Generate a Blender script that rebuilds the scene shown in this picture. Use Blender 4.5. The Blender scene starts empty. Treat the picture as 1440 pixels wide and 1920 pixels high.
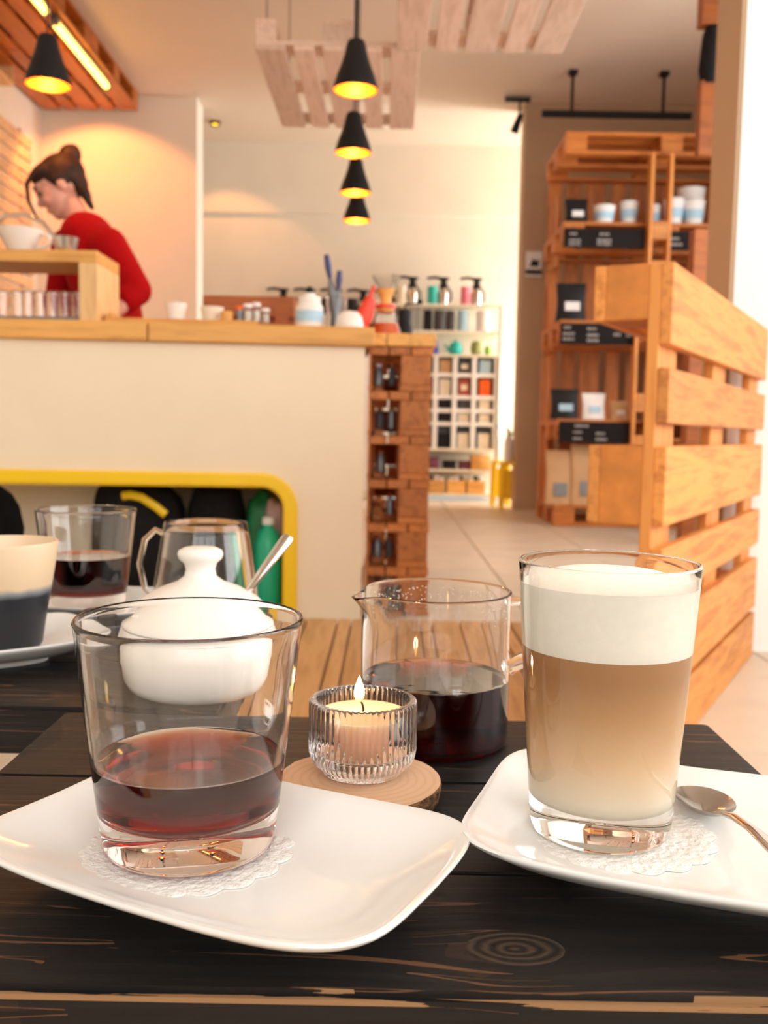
import bpy, bmesh, math, random
from mathutils import Matrix, Vector, Euler, noise
PI = math.pi; R = math.radians
random.seed(7)
SC = bpy.context.scene; COL = SC.collection

# ------------------------------------------------------------------ camera
EYE = Vector((0, 0, .64))
_f = 1800.0
_Y = Vector((7, 152, -1800)).normalized()
_X = Vector((1, -.018, .0024)); _X = (_X - _X.dot(_Y) * _Y).normalized()
_Z = _X.cross(_Y)
W2C = Matrix((_X, _Y, _Z)).transposed()          # world -> camera axes
C2W = W2C.transposed()
cd = bpy.data.cameras.new('camera'); cam = bpy.data.objects.new('camera', cd); COL.objects.link(cam)
cd.sensor_fit = 'VERTICAL'; cd.sensor_height = 36; cd.lens = 33.75; cd.clip_start = .02
cam.matrix_world = Matrix.Translation(EYE) @ C2W.to_4x4()
cd.dof.use_dof = True; cd.dof.focus_distance = .44; cd.dof.aperture_fstop = 14
SC.camera = cam

# ------------------------------------------------------------------ light and exposure
SC.view_settings.view_transform = 'Standard'; SC.view_settings.look = 'None'
SC.view_settings.gamma = 1; SC.view_settings.use_curve_mapping = False
SC.view_settings.exposure = 0.26
w = bpy.data.worlds.new('world'); SC.world = w; w.use_nodes = True
bg = w.node_tree.nodes['Background']; bg.inputs[0].default_value = (.93, .96, 1, 1); bg.inputs[1].default_value = .8
def area(name, loc, rot, sx, sy, power, col=(1, .97, .93)):
    l = bpy.data.lights.new(name, 'AREA'); l.shape = 'RECTANGLE'; l.size = sx; l.size_y = sy; l.energy = power; l.color = col
    o = bpy.data.objects.new(name, l); COL.objects.link(o); o.location = loc; o.rotation_euler = rot; return o
area('daylight_rear_window', (.2, -1.75, 1.9), (R(90), 0, 0), 3.0, 1.9, 52)
area('daylight_side_window', (2.72, .75, 1.6), (R(90), 0, R(90)), 2.8, 1.9, 78)
area('added_fill_light', (2.60, 4.6, 1.75), (R(90), 0, R(90)), 2.4, 1.7, 58)  # added fill that brightens the interior; no window is known here
area('daylight_back_room', (3.1, 8.6, 1.7), (R(90), 0, R(90)), 1.0, 2.4, 150, (1, .99, .93))
def point(name, loc, power, col, rad=.02, kind='POINT', rot=None, cone=90, blend=.2):
    l = bpy.data.lights.new(name, kind); l.energy = power; l.color = col; l.shadow_soft_size = rad
    if kind == 'SPOT': l.spot_size = R(cone); l.spot_blend = blend
    o = bpy.data.objects.new(name, l); COL.objects.link(o); o.location = loc
    if rot: o.rotation_euler = rot
    return o
cy = SC.cycles
cy.use_denoising = True; cy.sample_clamp_indirect = 4; cy.max_bounces = 14; cy.transmission_bounces = 14
cy.transparent_max_bounces = 12; cy.diffuse_bounces = 5; cy.glossy_bounces = 6; cy.blur_glossy = .5

def ray(px, py): return C2W @ Vector(((px - 720) / _f, (960 - py) / _f, -1))
def atz(px, py, z): d = ray(px, py); return EYE + d * ((z - EYE.z) / d.z)
def aty(px, py, y): d = ray(px, py); return EYE + d * (y / d.y)

# ------------------------------------------------------------------ materials
def srgb(h):
    c = [int(h[i:i + 2], 16) / 255 for i in (0, 2, 4)]
    return tuple(x / 12.92 if x <= .04045 else ((x + .055) / 1.055) ** 2.4 for x in c)
def N(nt, t, **k):
    n = nt.nodes.new(t)
    for a, b in k.items():
        if a.startswith('i_'): n.inputs[a[2:].replace('_', ' ')].default_value = b
        else: setattr(n, a, b)
    return n
def newmat(name):
    m = bpy.data.materials.new(name); m.use_nodes = True
    return m, m.node_tree, m.node_tree.nodes['Principled BSDF']
def ramp(nt, fac, stops):
    r = nt.nodes.new('ShaderNodeValToRGB'); e = r.color_ramp.elements
    while len(e) < len(stops): e.new(.5)
    for q, (p, c) in zip(e, stops): q.position = p; q.color = (*c, 1)
    nt.links.new(fac, r.inputs[0]); return r.outputs[0]
def objco(nt, jitter=True):
    tc = N(nt, 'ShaderNodeTexCoord')
    if not jitter: return tc.outputs['Object']
    oi = N(nt, 'ShaderNodeObjectInfo'); sc = N(nt, 'ShaderNodeVectorMath', operation='SCALE'); ad = N(nt, 'ShaderNodeVectorMath', operation='ADD')
    cb = N(nt, 'ShaderNodeCombineXYZ')
    for i in range(3): nt.links.new(oi.outputs['Random'], cb.inputs[i])
    nt.links.new(cb.outputs[0], sc.inputs[0]); sc.inputs['Scale'].default_value = 37
    nt.links.new(tc.outputs['Object'], ad.inputs[0]); nt.links.new(sc.outputs[0], ad.inputs[1])
    return ad.outputs[0]
def plain(name, col, rough=.5, metal=0, var=.08, nscale=8, bump=0, spec=.5, **kw):
    if isinstance(col, str): col = srgb(col)
    m, nt, p = newmat(name)
    co = objco(nt)
    nz = N(nt, 'ShaderNodeTexNoise', i_Scale=nscale, i_Detail=4); nt.links.new(co, nz.inputs[0])
    lo = tuple(c * (1 - var) for c in col); hi = tuple(min(1, c * (1 + var)) for c in col)
    nt.links.new(ramp(nt, nz.outputs[0], [(.3, lo), (.7, hi)]), p.inputs['Base Color'])
    p.inputs['Roughness'].default_value = rough; p.inputs['Metallic'].default_value = metal
    p.inputs['Specular IOR Level'].default_value = spec
    if bump:
        b = N(nt, 'ShaderNodeBump', i_Strength=bump, i_Distance=.01); nt.links.new(nz.outputs[0], b.inputs['Height']); nt.links.new(b.outputs[0], p.inputs['Normal'])
    for k, v in kw.items(): p.inputs[k.replace('_', ' ')].default_value = v
    return m
def wood(name, dark, light, axis='x', scale=1.0, rough=.55, knots=True):
    if isinstance(dark, str): dark = srgb(dark)
    if isinstance(light, str): light = srgb(light)
    m, nt, p = newmat(name); co = objco(nt)
    s = {'x': (1.4, 14, 14), 'y': (14, 1.4, 14), 'z': (14, 14, 1.4)}[axis]
    mp = N(nt, 'ShaderNodeMapping'); mp.inputs['Scale'].default_value = [q * scale for q in s]; nt.links.new(co, mp.inputs[0])
    n1 = N(nt, 'ShaderNodeTexNoise', i_Scale=1.6, i_Detail=2, i_Distortion=.25); nt.links.new(mp.outputs[0], n1.inputs[0])
    mu = N(nt, 'ShaderNodeMath', operation='MULTIPLY'); mu.inputs[1].default_value = 6; nt.links.new(n1.outputs[0], mu.inputs[0])
    fr = N(nt, 'ShaderNodeMath', operation='PINGPONG'); fr.inputs[1].default_value = 1; nt.links.new(mu.outputs[0], fr.inputs[0])
    n2 = N(nt, 'ShaderNodeTexNoise', i_Scale=9, i_Detail=6); nt.links.new(mp.outputs[0], n2.inputs[0])
    mx = N(nt, 'ShaderNodeMix', data_type='FLOAT'); mx.inputs[0].default_value = .65
    nt.links.new(fr.outputs[0], mx.inputs[2]); nt.links.new(n2.outputs[0], mx.inputs[3])
    c = ramp(nt, mx.outputs[0], [(.12, dark), (.62, light)])
    oi = N(nt, 'ShaderNodeObjectInfo'); hs = N(nt, 'ShaderNodeHueSaturation')
    mr = N(nt, 'ShaderNodeMapRange'); mr.inputs[3].default_value = .82; mr.inputs[4].default_value = 1.12
    nt.links.new(oi.outputs['Random'], mr.inputs[0]); nt.links.new(mr.outputs[0], hs.inputs['Value']); nt.links.new(c, hs.inputs['Color'])
    nt.links.new(hs.outputs[0], p.inputs['Base Color'])
    b = N(nt, 'ShaderNodeBump', i_Strength=.25, i_Distance=.004); nt.links.new(n2.outputs[0], b.inputs['Height']); nt.links.new(b.outputs[0], p.inputs['Normal'])
    p.inputs['Roughness'].default_value = rough
    return m
def glass(name, col=(1, 1, 1), ior=1.45, rough=0):
    m, nt, p = newmat(name); nt.nodes.remove(p)
    g = N(nt, 'ShaderNodeBsdfGlass', i_IOR=ior, i_Roughness=rough); g.inputs[0].default_value = (*col, 1)
    nt.links.new(g.outputs[0], nt.nodes['Material Output'].inputs[0]); return m
def liquid(name, col, dens, ior=1.33):
    m = glass(name, (1, 1, 1), ior); nt = m.node_tree
    a = N(nt, 'ShaderNodeVolumeAbsorption', i_Density=dens); a.inputs[0].default_value = (*col, 1)
    nt.links.new(a.outputs[0], nt.nodes['Material Output'].inputs['Volume']); return m
def emit(name, col, s):
    m, nt, p = newmat(name); nt.nodes.remove(p)
    e = N(nt, 'ShaderNodeEmission', i_Strength=s); e.inputs[0].default_value = (*col, 1)
    nt.links.new(e.outputs[0], nt.nodes['Material Output'].inputs[0]); return m

M = {}
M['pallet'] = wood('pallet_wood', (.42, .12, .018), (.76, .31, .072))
M['block'] = plain('pallet_block_wood', (.60, .215, .040), .6, var=.16, nscale=26, bump=.15)
M['pallet_pale'] = wood('pale_pallet_wood', (.58, .38, .28), (.78, .57, .46))
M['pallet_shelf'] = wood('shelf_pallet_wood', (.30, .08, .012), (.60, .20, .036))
M['pallet_dark'] = wood('bar_pallet_wood', (.28, .08, .015), (.54, .19, .042))
M['ceil_wood'] = wood('ceiling_pallet_wood', (.30, .07, .008), (.54, .145, .015), rough=.35)
M['worktop'] = wood('worktop_wood', (.48, .22, .05), (.78, .41, .11), scale=.8)
M['worktop_z'] = wood('frame_wood', (.55, .32, .13), (.82, .54, .25), axis='z')
M['slat'] = wood('slat_wood', (.50, .27, .12), (.80, .52, .28), axis='y')
M['deck'] = wood('deck_wood', (.42, .21, .07), (.62, .35, .14))
M['crate'] = wood('crate_wood', (.18, .045, .008), (.34, .095, .018))
M['wall'] = plain('wall_plaster', (.80, .74, .64), .8, var=.03, nscale=3)
M['wall_white'] = plain('white_plaster', (.86, .84, .80), .8, var=.02, nscale=3)
M['wall_tan_and_shade'] = plain('tan_plaster_and_shade', (.50, .35, .23), .8, var=.03, nscale=3)  # paint of the partition; on the pier side it stands in for shade
M['ceiling'] = plain('ceiling_plaster', (.74, .62, .51), .85, var=.03, nscale=1)
M['panel'] = plain('counter_panel_paint', (.86, .75, .57), .6, var=.025, nscale=4)
M['tile'] = plain('floor_tile_stone', (.64, .55, .44), .38, var=.08, nscale=5)
M['grout'] = plain('grout', (.30, .26, .21), .8)
M['yellow'] = plain('yellow_lacquer', (.92, .62, .004), .35, var=.03)
M['black'] = plain('black_matte', (.008, .008, .009), .5, var=.2, spec=.25)
M['black_soft'] = plain('black_fabric', (.010, .0095, .011), .85, var=.3, nscale=60, spec=.2)
M['blackboard'] = plain('blackboard', (.012, .009, .009), .7, var=.2, spec=.15)
M['chalk'] = plain('chalk', (.45, .43, .42), .9)
M['white'] = plain('white_ceramic', (.84, .85, .84), .12, var=.01)
M['white_warm'] = plain('warm_white_ceramic', (.84, .81, .76), .25, var=.02)
M['white_matte'] = plain('white_paper', (.82, .83, .83), .6, var=.03)
M['doily'] = plain('doily_paper', (.86, .86, .84), .8, var=.03, nscale=300, bump=.3)
M['kraft'] = plain('kraft_paper', (.60, .38, .20), .7, var=.08)
M['steel'] = plain('polished_steel', (.62, .58, .54), .12, metal=1, var=.05)
M['steel_dull'] = plain('grey_metal', (.20, .21, .22), .4, metal=.6)
M['blue'] = plain('blue_plastic', (.03, .09, .55), .4)
M['teal'] = plain('teal_plastic', (.02, .50, .45), .4)
M['navy'] = plain('navy_plastic', (.03, .035, .14), .4)
M['green'] = plain('green_bag', (.01, .22, .07), .5, var=.4, nscale=12)
M['green_light'] = plain('green_bottle', (.01, .45, .25), .35)
M['olive'] = plain('olive_ceramic', (.30, .34, .12), .4)
M['pink'] = plain('pink_enamel', (.80, .22, .30), .35)
M['rose'] = plain('rose_bag', (.55, .36, .34), .7, var=.2)
M['red'] = plain('red_plastic', (.80, .05, .02), .4)
M['brick'] = plain('brick_red_tin', (.42, .08, .04), .5)
M['cream'] = plain('cream_enamel', (.80, .74, .60), .35)
M['charcoal'] = plain('charcoal_tin', (.05, .05, .055), .5)
M['purple'] = plain('plum_box', (.14, .03, .07), .5)
M['lightblue'] = plain('light_blue_paper', (.40, .62, .78), .6)
M['leaf'] = plain('leaf_green', (.25, .50, .05), .5)
M['glass'] = glass('clear_glass')
M['glass_bg'] = glass('bar_glass', (.95, .95, .95), 1.25, .05)
M['coffee'] = liquid('filter_coffee', (.86, .40, .02), 290)
M['coffee_dark'] = liquid('strong_filter_coffee', (.80, .16, .05), 220)
M['bulb'] = emit('bulb_glow', (1, .48, .03), 5)
M['tube'] = emit('tube_glow', (1, .50, .09), 7)
M['copper'] = plain('copper_lining', (.90, .14, .008), .45, metal=.3, var=.02)
M['skin'] = plain('skin', (.62, .30, .22), .5, var=.06, nscale=20)
M['sweater'] = plain('red_wool', (.34, .001, .003), .9, var=.15, nscale=90, bump=.2, spec=.15)
M['hair'] = plain('brown_hair', (.030, .011, .005), .6, var=.5, nscale=40, spec=.25)
M['trousers'] = plain('dark_denim', (.02, .022, .035), .8)

def mat_latte():
    m, nt, p = newmat('layered_latte'); tc = N(nt, 'ShaderNodeTexCoord'); sx = N(nt, 'ShaderNodeSeparateXYZ'); nt.links.new(tc.outputs['Object'], sx.inputs[0])
    nz = N(nt, 'ShaderNodeTexNoise', i_Scale=22, i_Detail=2); nt.links.new(tc.outputs['Object'], nz.inputs[0])
    ad = N(nt, 'ShaderNodeMath', operation='MULTIPLY_ADD'); ad.inputs[1].default_value = .010; nt.links.new(nz.outputs[0], ad.inputs[0]); nt.links.new(sx.outputs[2], ad.inputs[2])
    mr = N(nt, 'ShaderNodeMapRange'); mr.inputs[1].default_value = .0; mr.inputs[2].default_value = .125; nt.links.new(ad.outputs[0], mr.inputs[0])
    c = ramp(nt, mr.outputs[0], [(.0, (.95, .88, .74)), (.20, (.93, .83, .66)), (.36, (.84, .60, .36)), (.52, (.62, .36, .16)), (.66, (.47, .235, .09)), (1, (.45, .22, .08))])
    nt.links.new(c, p.inputs['Base Color']); p.inputs['Roughness'].default_value = .4
    return m
M['latte'] = mat_latte()
M['foam'] = plain('milk_foam', (.97, .95, .86), .7, var=.02, nscale=200, bump=.05)
def mat_wax():
    m = plain('peach_wax', (.92, .55, .36), .35, var=.03); p = m.node_tree.nodes['Principled BSDF']
    p.inputs['Subsurface Weight'].default_value = .6; p.inputs['Subsurface Radius'].default_value = (1, .5, .3); p.inputs['Subsurface Scale'].default_value = .02
    return m
M['wax'] = mat_wax()
def mat_flame():
    m, nt, p = newmat('candle_flame'); nt.nodes.remove(p); tc = N(nt, 'ShaderNodeTexCoord'); sx = N(nt, 'ShaderNodeSeparateXYZ')
    nt.links.new(tc.outputs['Object'], sx.inputs[0]); mr = N(nt, 'ShaderNodeMapRange'); mr.inputs[1].default_value = 0; mr.inputs[2].default_value = .014; nt.links.new(sx.outputs[2], mr.inputs[0])
    c = ramp(nt, mr.outputs[0], [(0, (1, .30, .02)), (.25, (1, .62, .10)), (.5, (1, .92, .50)), (1, (1, .70, .2))])
    e = N(nt, 'ShaderNodeEmission', i_Strength=9); nt.links.new(c, e.inputs[0]); nt.links.new(e.outputs[0], nt.nodes['Material Output'].inputs[0]); return m
M['flame'] = mat_flame()
def mat_slice():
    m, nt, p = newmat('birch_slice_face'); tc = N(nt, 'ShaderNodeTexCoord')
    ln = N(nt, 'ShaderNodeVectorMath', operation='LENGTH'); nz = N(nt, 'ShaderNodeTexNoise', i_Scale=30, i_Detail=2)
    sp = N(nt, 'ShaderNodeMapping'); sp.inputs['Scale'].default_value = (1, 1.1, 0); nt.links.new(tc.outputs['Object'], sp.inputs[0]); nt.links.new(sp.outputs[0], ln.inputs[0])
    nt.links.new(tc.outputs['Object'], nz.inputs[0])
    ma = N(nt, 'ShaderNodeMath', operation='MULTIPLY_ADD'); ma.inputs[1].default_value = .006; nt.links.new(nz.outputs[0], ma.inputs[0]); nt.links.new(ln.outputs['Value'], ma.inputs[2])
    m2 = N(nt, 'ShaderNodeMath', operation='MULTIPLY'); m2.inputs[1].default_value = 420; nt.links.new(ma.outputs[0], m2.inputs[0])
    pg = N(nt, 'ShaderNodeMath', operation='PINGPONG'); pg.inputs[1].default_value = 1; nt.links.new(m2.outputs[0], pg.inputs[0])
    nt.links.new(ramp(nt, pg.outputs[0], [(0, (.66, .40, .24)), (.6, (.72, .46, .29))]), p.inputs['Base Color']); p.inputs['Roughness'].default_value = .6
    return m
M['slice'] = mat_slice()
M['bark'] = plain('bark', (.20, .095, .035), .85, var=.7, nscale=160, bump=.9)
def mat_cup():
    m, nt, p = newmat('two_tone_stoneware'); tc = N(nt, 'ShaderNodeTexCoord'); sx = N(nt, 'ShaderNodeSeparateXYZ'); nt.links.new(tc.outputs['Object'], sx.inputs[0])
    nz = N(nt, 'ShaderNodeTexNoise', i_Scale=40, i_Detail=5); nt.links.new(tc.outputs['Object'], nz.inputs[0])
    ad = N(nt, 'ShaderNodeMath', operation='MULTIPLY_ADD'); ad.inputs[1].default_value = .008; nt.links.new(nz.outputs[0], ad.inputs[0]); nt.links.new(sx.outputs[2], ad.inputs[2])
    mr = N(nt, 'ShaderNodeMapRange'); mr.inputs[2].default_value = .1; nt.links.new(ad.outputs[0], mr.inputs[0])
    nt.links.new(ramp(nt, mr.outputs[0], [(0, (.007, .009, .014)), (.48, (.012, .015, .022)), (.53, (.22, .24, .26)), (.57, (.66, .50, .33)), (1, (.70, .53, .36))]), p.inputs['Base Color'])
    p.inputs['Roughness'].default_value = .4; return m
M['stoneware'] = mat_cup()
def mat_table():
    """black-stained pine, grain along x, worn to bare wood along thin ridges, the front arris and around one knot"""
    m, nt, p = newmat('black_stained_pine'); tc = N(nt, 'ShaderNodeTexCoord'); co = tc.outputs['Object']
    kx, ky = .0515, .3495
    def math_(op, a, b=None, c=None):
        n = N(nt, 'ShaderNodeMath', operation=op)
        for i, v in enumerate((a, b, c)):
            if v is None: continue
            if isinstance(v, (int, float)): n.inputs[i].default_value = v
            else: nt.links.new(v, n.inputs[i])
        return n.outputs[0]
    geo = N(nt, 'ShaderNodeNewGeometry'); sx = N(nt, 'ShaderNodeSeparateXYZ'); nt.links.new(geo.outputs['Position'], sx.inputs[0])
    X, Y, Z = sx.outputs
    dx = math_('MULTIPLY', math_('SUBTRACT', X, kx), .62); dy = math_('SUBTRACT', Y, ky)
    d = math_('SQRT', math_('ADD', math_('MULTIPLY', dx, dx), math_('MULTIPLY', dy, dy)))
    g = math_('EXPONENT', math_('MULTIPLY', math_('MULTIPLY', d, d), -1 / (.022 ** 2)))
    yw = math_('ADD', Y, math_('MULTIPLY', math_('MULTIPLY', dy, g), -.75))     # grain lines part round the knot
    cb = N(nt, 'ShaderNodeCombineXYZ'); nt.links.new(X, cb.inputs[0]); nt.links.new(yw, cb.inputs[1]); nt.links.new(Z, cb.inputs[2])
    mp = N(nt, 'ShaderNodeMapping'); mp.inputs['Scale'].default_value = (1.6, 34, 34); nt.links.new(cb.outputs[0], mp.inputs[0])
    n1 = N(nt, 'ShaderNodeTexNoise', i_Scale=1.0, i_Detail=3, i_Distortion=.3); nt.links.new(mp.outputs[0], n1.inputs[0])
    lines = math_('PINGPONG', math_('MULTIPLY', n1.outputs[0], 9), 1)
    mp2 = N(nt, 'ShaderNodeMapping'); mp2.inputs['Scale'].default_value = (9, 150, 150); nt.links.new(cb.outputs[0], mp2.inputs[0])
    n2 = N(nt, 'ShaderNodeTexNoise', i_Scale=1.0, i_Detail=6); nt.links.new(mp2.outputs[0], n2.inputs[0])
    n3 = N(nt, 'ShaderNodeTexNoise', i_Scale=9, i_Detail=3); nt.links.new(cb.outputs[0], n3.inputs[0])
    wear = math_('MULTIPLY', math_('GREATER_THAN', lines, .962), math_('GREATER_THAN', n3.outputs[0], .38))
    lines2 = math_('PINGPONG', math_('MULTIPLY_ADD', n1.outputs[0], 23, .37), 1)
    wear = math_('MAXIMUM', wear, math_('MULTIPLY', math_('GREATER_THAN', lines2, .965), math_('GREATER_THAN', n3.outputs[0], .55)))
    wear = math_('MULTIPLY', wear, math_('GREATER_THAN', n2.outputs[0], .42))
    wear2 = math_('MULTIPLY', math_('GREATER_THAN', n3.outputs[0], .64), math_('GREATER_THAN', n2.outputs[0], .52))
    ring = math_('PINGPONG', math_('MULTIPLY', math_('ADD', d, math_('ADD', math_('MULTIPLY', n2.outputs[0], .010), math_('MULTIPLY', n3.outputs[0], .006))), 560), 1)
    kmask = math_('LESS_THAN', math_('ADD', d, math_('MULTIPLY', n3.outputs[0], .003)), .0135)
    base = ramp(nt, n2.outputs[0], [(.25, (.004, .0037, .004)), (.7, (.013, .0105, .0095))])
    def mix(f, a, b):
        n = N(nt, 'ShaderNodeMix', data_type='RGBA'); nt.links.new(f, n.inputs[0]) if not isinstance(f, float) else setattr(n.inputs[0], 'default_value', f)
        for s, v in ((6, a), (7, b)):
            if isinstance(v, tuple): n.inputs[s].default_value = (*v, 1)
            else: nt.links.new(v, n.inputs[s])
        return n.outputs[2]
    c = mix(math_('MULTIPLY', wear2, .3), base, (.055, .028, .016))
    c = mix(math_('MULTIPLY', wear, .75), c, (.16, .072, .034))
    kc = ramp(nt, ring, [(.2, (.010, .008, .008)), (.9, (.055, .036, .024))])
    c = mix(kmask, c, kc)
    front = math_('MULTIPLY', math_('LESS_THAN', math_('ADD', Y, math_('MULTIPLY', n3.outputs[0], .006)), .3238), math_('GREATER_THAN', math_('ADD', n2.outputs[0], math_('MULTIPLY', Z, 0)), .44))
    front = math_('MULTIPLY', front, math_('GREATER_THAN', Z, .4405))
    c = mix(math_('MULTIPLY', front, .85), c, (.34, .19, .09))
    nt.links.new(c, p.inputs['Base Color'])
    nt.links.new(math_('MULTIPLY_ADD', n2.outputs[0], .25, .36), p.inputs['Roughness']); p.inputs['Specular IOR Level'].default_value = .3
    b = N(nt, 'ShaderNodeBump', i_Strength=.5, i_Distance=.0012); nt.links.new(math_('ADD', n2.outputs[0], math_('MULTIPLY', ring, math_('MULTIPLY', kmask, .5))), b.inputs['Height']); nt.links.new(b.outputs[0], p.inputs['Normal'])
    return m
M['table'] = mat_table()

# ------------------------------------------------------------------ mesh helpers
class MB:
    def __init__(s): s.b = bmesh.new()
    def box(s, c, d, rz=0, mtx=None, bev=0):
        r = bmesh.ops.create_cube(s.b, size=1); vs = r['verts']
        bmesh.ops.scale(s.b, vec=d, verts=vs)
        if bev: 
            es = list({e for v in vs for e in v.link_edges})
            r2 = bmesh.ops.bevel(s.b, geom=es, offset=bev, segments=1, affect='EDGES'); vs = list({v for f in r2['faces'] for v in f.verts} | {v for v in vs if v.is_valid})
            vs = [v for v in vs if v.is_valid]
        m = Matrix.Translation(c) @ (mtx.to_4x4() if mtx else Matrix.Rotation(rz, 4, 'Z'))
        bmesh.ops.transform(s.b, matrix=m, verts=vs); return s
    def lathe(s, prof, n=32, c=(0, 0, 0), mtx=None, fn=None):
        rings = []
        m = Matrix.Translation(c) @ (mtx if mtx else Matrix.Identity(4))
        for r, z in prof:
            if r < 1e-6: rings.append([s.b.verts.new(m @ Vector((0, 0, z)))])
            else:
                row = []
                for i in range(n):
                    a = 2 * PI * i / n; v = Vector((r * math.cos(a), r * math.sin(a), z))
                    if fn: v = fn(v, a, r)
                    row.append(s.b.verts.new(m @ v))
                rings.append(row)
        for A, B in zip(rings, rings[1:]):
            for i in range(n):
                j = (i + 1) % n
                if len(A) == 1 and len(B) == 1: continue
                if len(A) == 1: f = (A[0], B[j], B[i])
                elif len(B) == 1: f = (A[i], A[j], B[0])
                else: f = (A[i], A[j], B[j], B[i])
                s.b.faces.new(f)
        return s
    def tube(s, pts, r, n=10, closed=False):
        pts = [Vector(p) for p in pts]; L = len(pts)
        rad = r if isinstance(r, (list, tuple)) else [r] * L
        rows = []; up = None
        for i, p in enumerate(pts):
            a = pts[(i - 1) % L] if (closed or i) else p; b_ = pts[(i + 1) % L] if (closed or i < L - 1) else p
            t = (b_ - a).normalized()
            if up is None:
                up = Vector((0, 0, 1)) if abs(t.z) < .9 else Vector((1, 0, 0))
            u = (up - up.dot(t) * t).normalized(); v = t.cross(u); up = u
            rr = rad[i]; rx, ry = rr if isinstance(rr, tuple) else (rr, rr)
            rows.append([s.b.verts.new(p + u * math.cos(2 * PI * k / n) * rx + v * math.sin(2 * PI * k / n) * ry) for k in range(n)])
        for i in range(L if closed else L - 1):
            A, B = rows[i], rows[(i + 1) % L]
            for k in range(n): s.b.faces.new((A[k], A[(k + 1) % n], B[(k + 1) % n], B[k]))
        if not closed: s.b.faces.new(rows[0][::-1]); s.b.faces.new(rows[-1])
        return s
    def prism(s, poly, z0, z1, mtx=None):
        m = mtx or Matrix.Identity(4)
        A = [s.b.verts.new(m @ Vector((x, y, z0))) for x, y in poly]; B = [s.b.verts.new(m @ Vector((x, y, z1))) for x, y in poly]
        s.b.faces.new(A[::-1]); s.b.faces.new(B)
        for i in range(len(A)): j = (i + 1) % len(A); s.b.faces.new((A[i], A[j], B[j], B[i]))
        return s
    def ball(s, c, r, seg=12, mtx=None):
        rr = r if isinstance(r, (tuple, list)) else (r, r, r)
        v = bmesh.ops.create_uvsphere(s.b, u_segments=seg, v_segments=max(6, seg * 2 // 3), radius=1)['verts']
        m = Matrix.Translation(c) @ (mtx if mtx else Matrix.Identity(4)) @ Matrix.Diagonal((*rr, 1))
        bmesh.ops.transform(s.b, matrix=m, verts=v); return s
    def mesh(s, name, smooth=None):
        bmesh.ops.recalc_face_normals(s.b, faces=s.b.faces)
        me = bpy.data.meshes.new(name); s.b.to_mesh(me); s.b.free()
        if smooth is not None:
            me.polygons.foreach_set('use_smooth', [True] * len(me.polygons))
            if smooth < 180: me.set_sharp_from_angle(angle=R(smooth))
        return me
    def build(s, name, mat, parent=None, loc=(0, 0, 0), rot=(0, 0, 0), smooth=None, label=None, kind=None):
        me = s.mesh(name, smooth); me.materials.append(mat)
        return link(name, me, parent, loc, rot, label, kind)
def link(name, me, parent=None, loc=(0, 0, 0), rot=(0, 0, 0), label=None, kind=None):
    o = bpy.data.objects.new(name, me); COL.objects.link(o)
    if parent is not None: o.parent = parent
    o.location = loc; o.rotation_euler = rot
    if label: o['label'] = label
    if kind: o['kind'] = kind
    return o
def tag(o, label, cat, group=None):
    o['label'] = label; o['category'] = cat
    if group: o['group'] = group
    return o
def thing(name, label, cat, loc=(0, 0, 0), rz=0, group=None):
    o = bpy.data.objects.new(name, None); COL.objects.link(o); o.location = loc; o.rotation_euler = (0, 0, rz); o.empty_display_size = .05
    return tag(o, label, cat, group)
def copy_thing(root, loc, label, rz=None, group=None):
    r = root.copy(); COL.objects.link(r); r.location = loc; r['label'] = label
    if rz is not None: r.rotation_euler = (0, 0, rz)
    if group: r['group'] = group
    for ch in list(root.children):
        c = ch.copy(); COL.objects.link(c); c.parent = r
        for g in ch.children: d = g.copy(); COL.objects.link(d); d.parent = c
    return r
_bc = {}
def piece(name, dims, mat, parent, loc, rot=(0, 0, 0), bev=.002, label=None):
    """one beveled board, long axis along local x, mesh shared between alike pieces"""
    k = (tuple(round(d, 4) for d in dims), mat.name, bev)
    if k not in _bc:
        me = MB().box((0, 0, 0), dims, bev=min(bev, min(dims) * .2)).mesh(name); me.materials.append(mat); _bc[k] = me
    return link(name, _bc[k], parent, loc, rot, label)
def rrect(w, h, r, n=6):
    out = []
    for cx, cy_, a0 in ((w / 2 - r, h / 2 - r, 0), (-w / 2 + r, h / 2 - r, 90), (-w / 2 + r, -h / 2 + r, 180), (w / 2 - r, -h / 2 + r, 270)):
        for i in range(n + 1): a = R(a0 + 90 * i / n); out.append((cx + r * math.cos(a), cy_ + r * math.sin(a)))
    return out
def struct(name, mb, mat, smooth=None): return mb.build(name, mat, smooth=smooth, kind='structure')

# ------------------------------------------------------------------ the room
CEIL = 3.30
fl = struct('floor', MB().box((0, 3.6, -.03), (8, 11, .05)), M['grout'])
DX0, DX1, DY0, DY1 = -.62, 1.02, -.2, 3.10                              # wooden decking at the counter
ty = [DY1 + .6 * k for k in range(-7, 11)]
for i in range(-6, 7):
    for y in ty:
        x0 = -.1 + .6 * i; y0 = y
        x1, y1 = x0 + .6, y0 + .6
        cells = [(x0, y0, x1, y1)]
        for a, b_, c, d in cells:
            if c - a > .03 and abs(.5 * (a + c)) < 3.6 and y1 < 9.4: piece('floor_tile', (c - a - .006, d - b_ - .006, .012), M['tile'], fl, ((a + c) / 2, (b_ + d) / 2, -.003), bev=.0015)
x = DX0 + .004; k = 0
while x < DX1 - .03:
    wdt = (.105, .095, .038)[k % 3]; k += 1; ys = DY0 if x < .26 else 1.80 + (x + wdt - .40) / .484 * .875
    if DY1 - ys > .15: piece('deck_plank', (DY1 - ys, wdt, .022), M['deck'], fl, (x + wdt / 2, (ys + DY1) / 2, .0142), (0, 0, R(90)), bev=.003)
    x += wdt + .006
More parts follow.
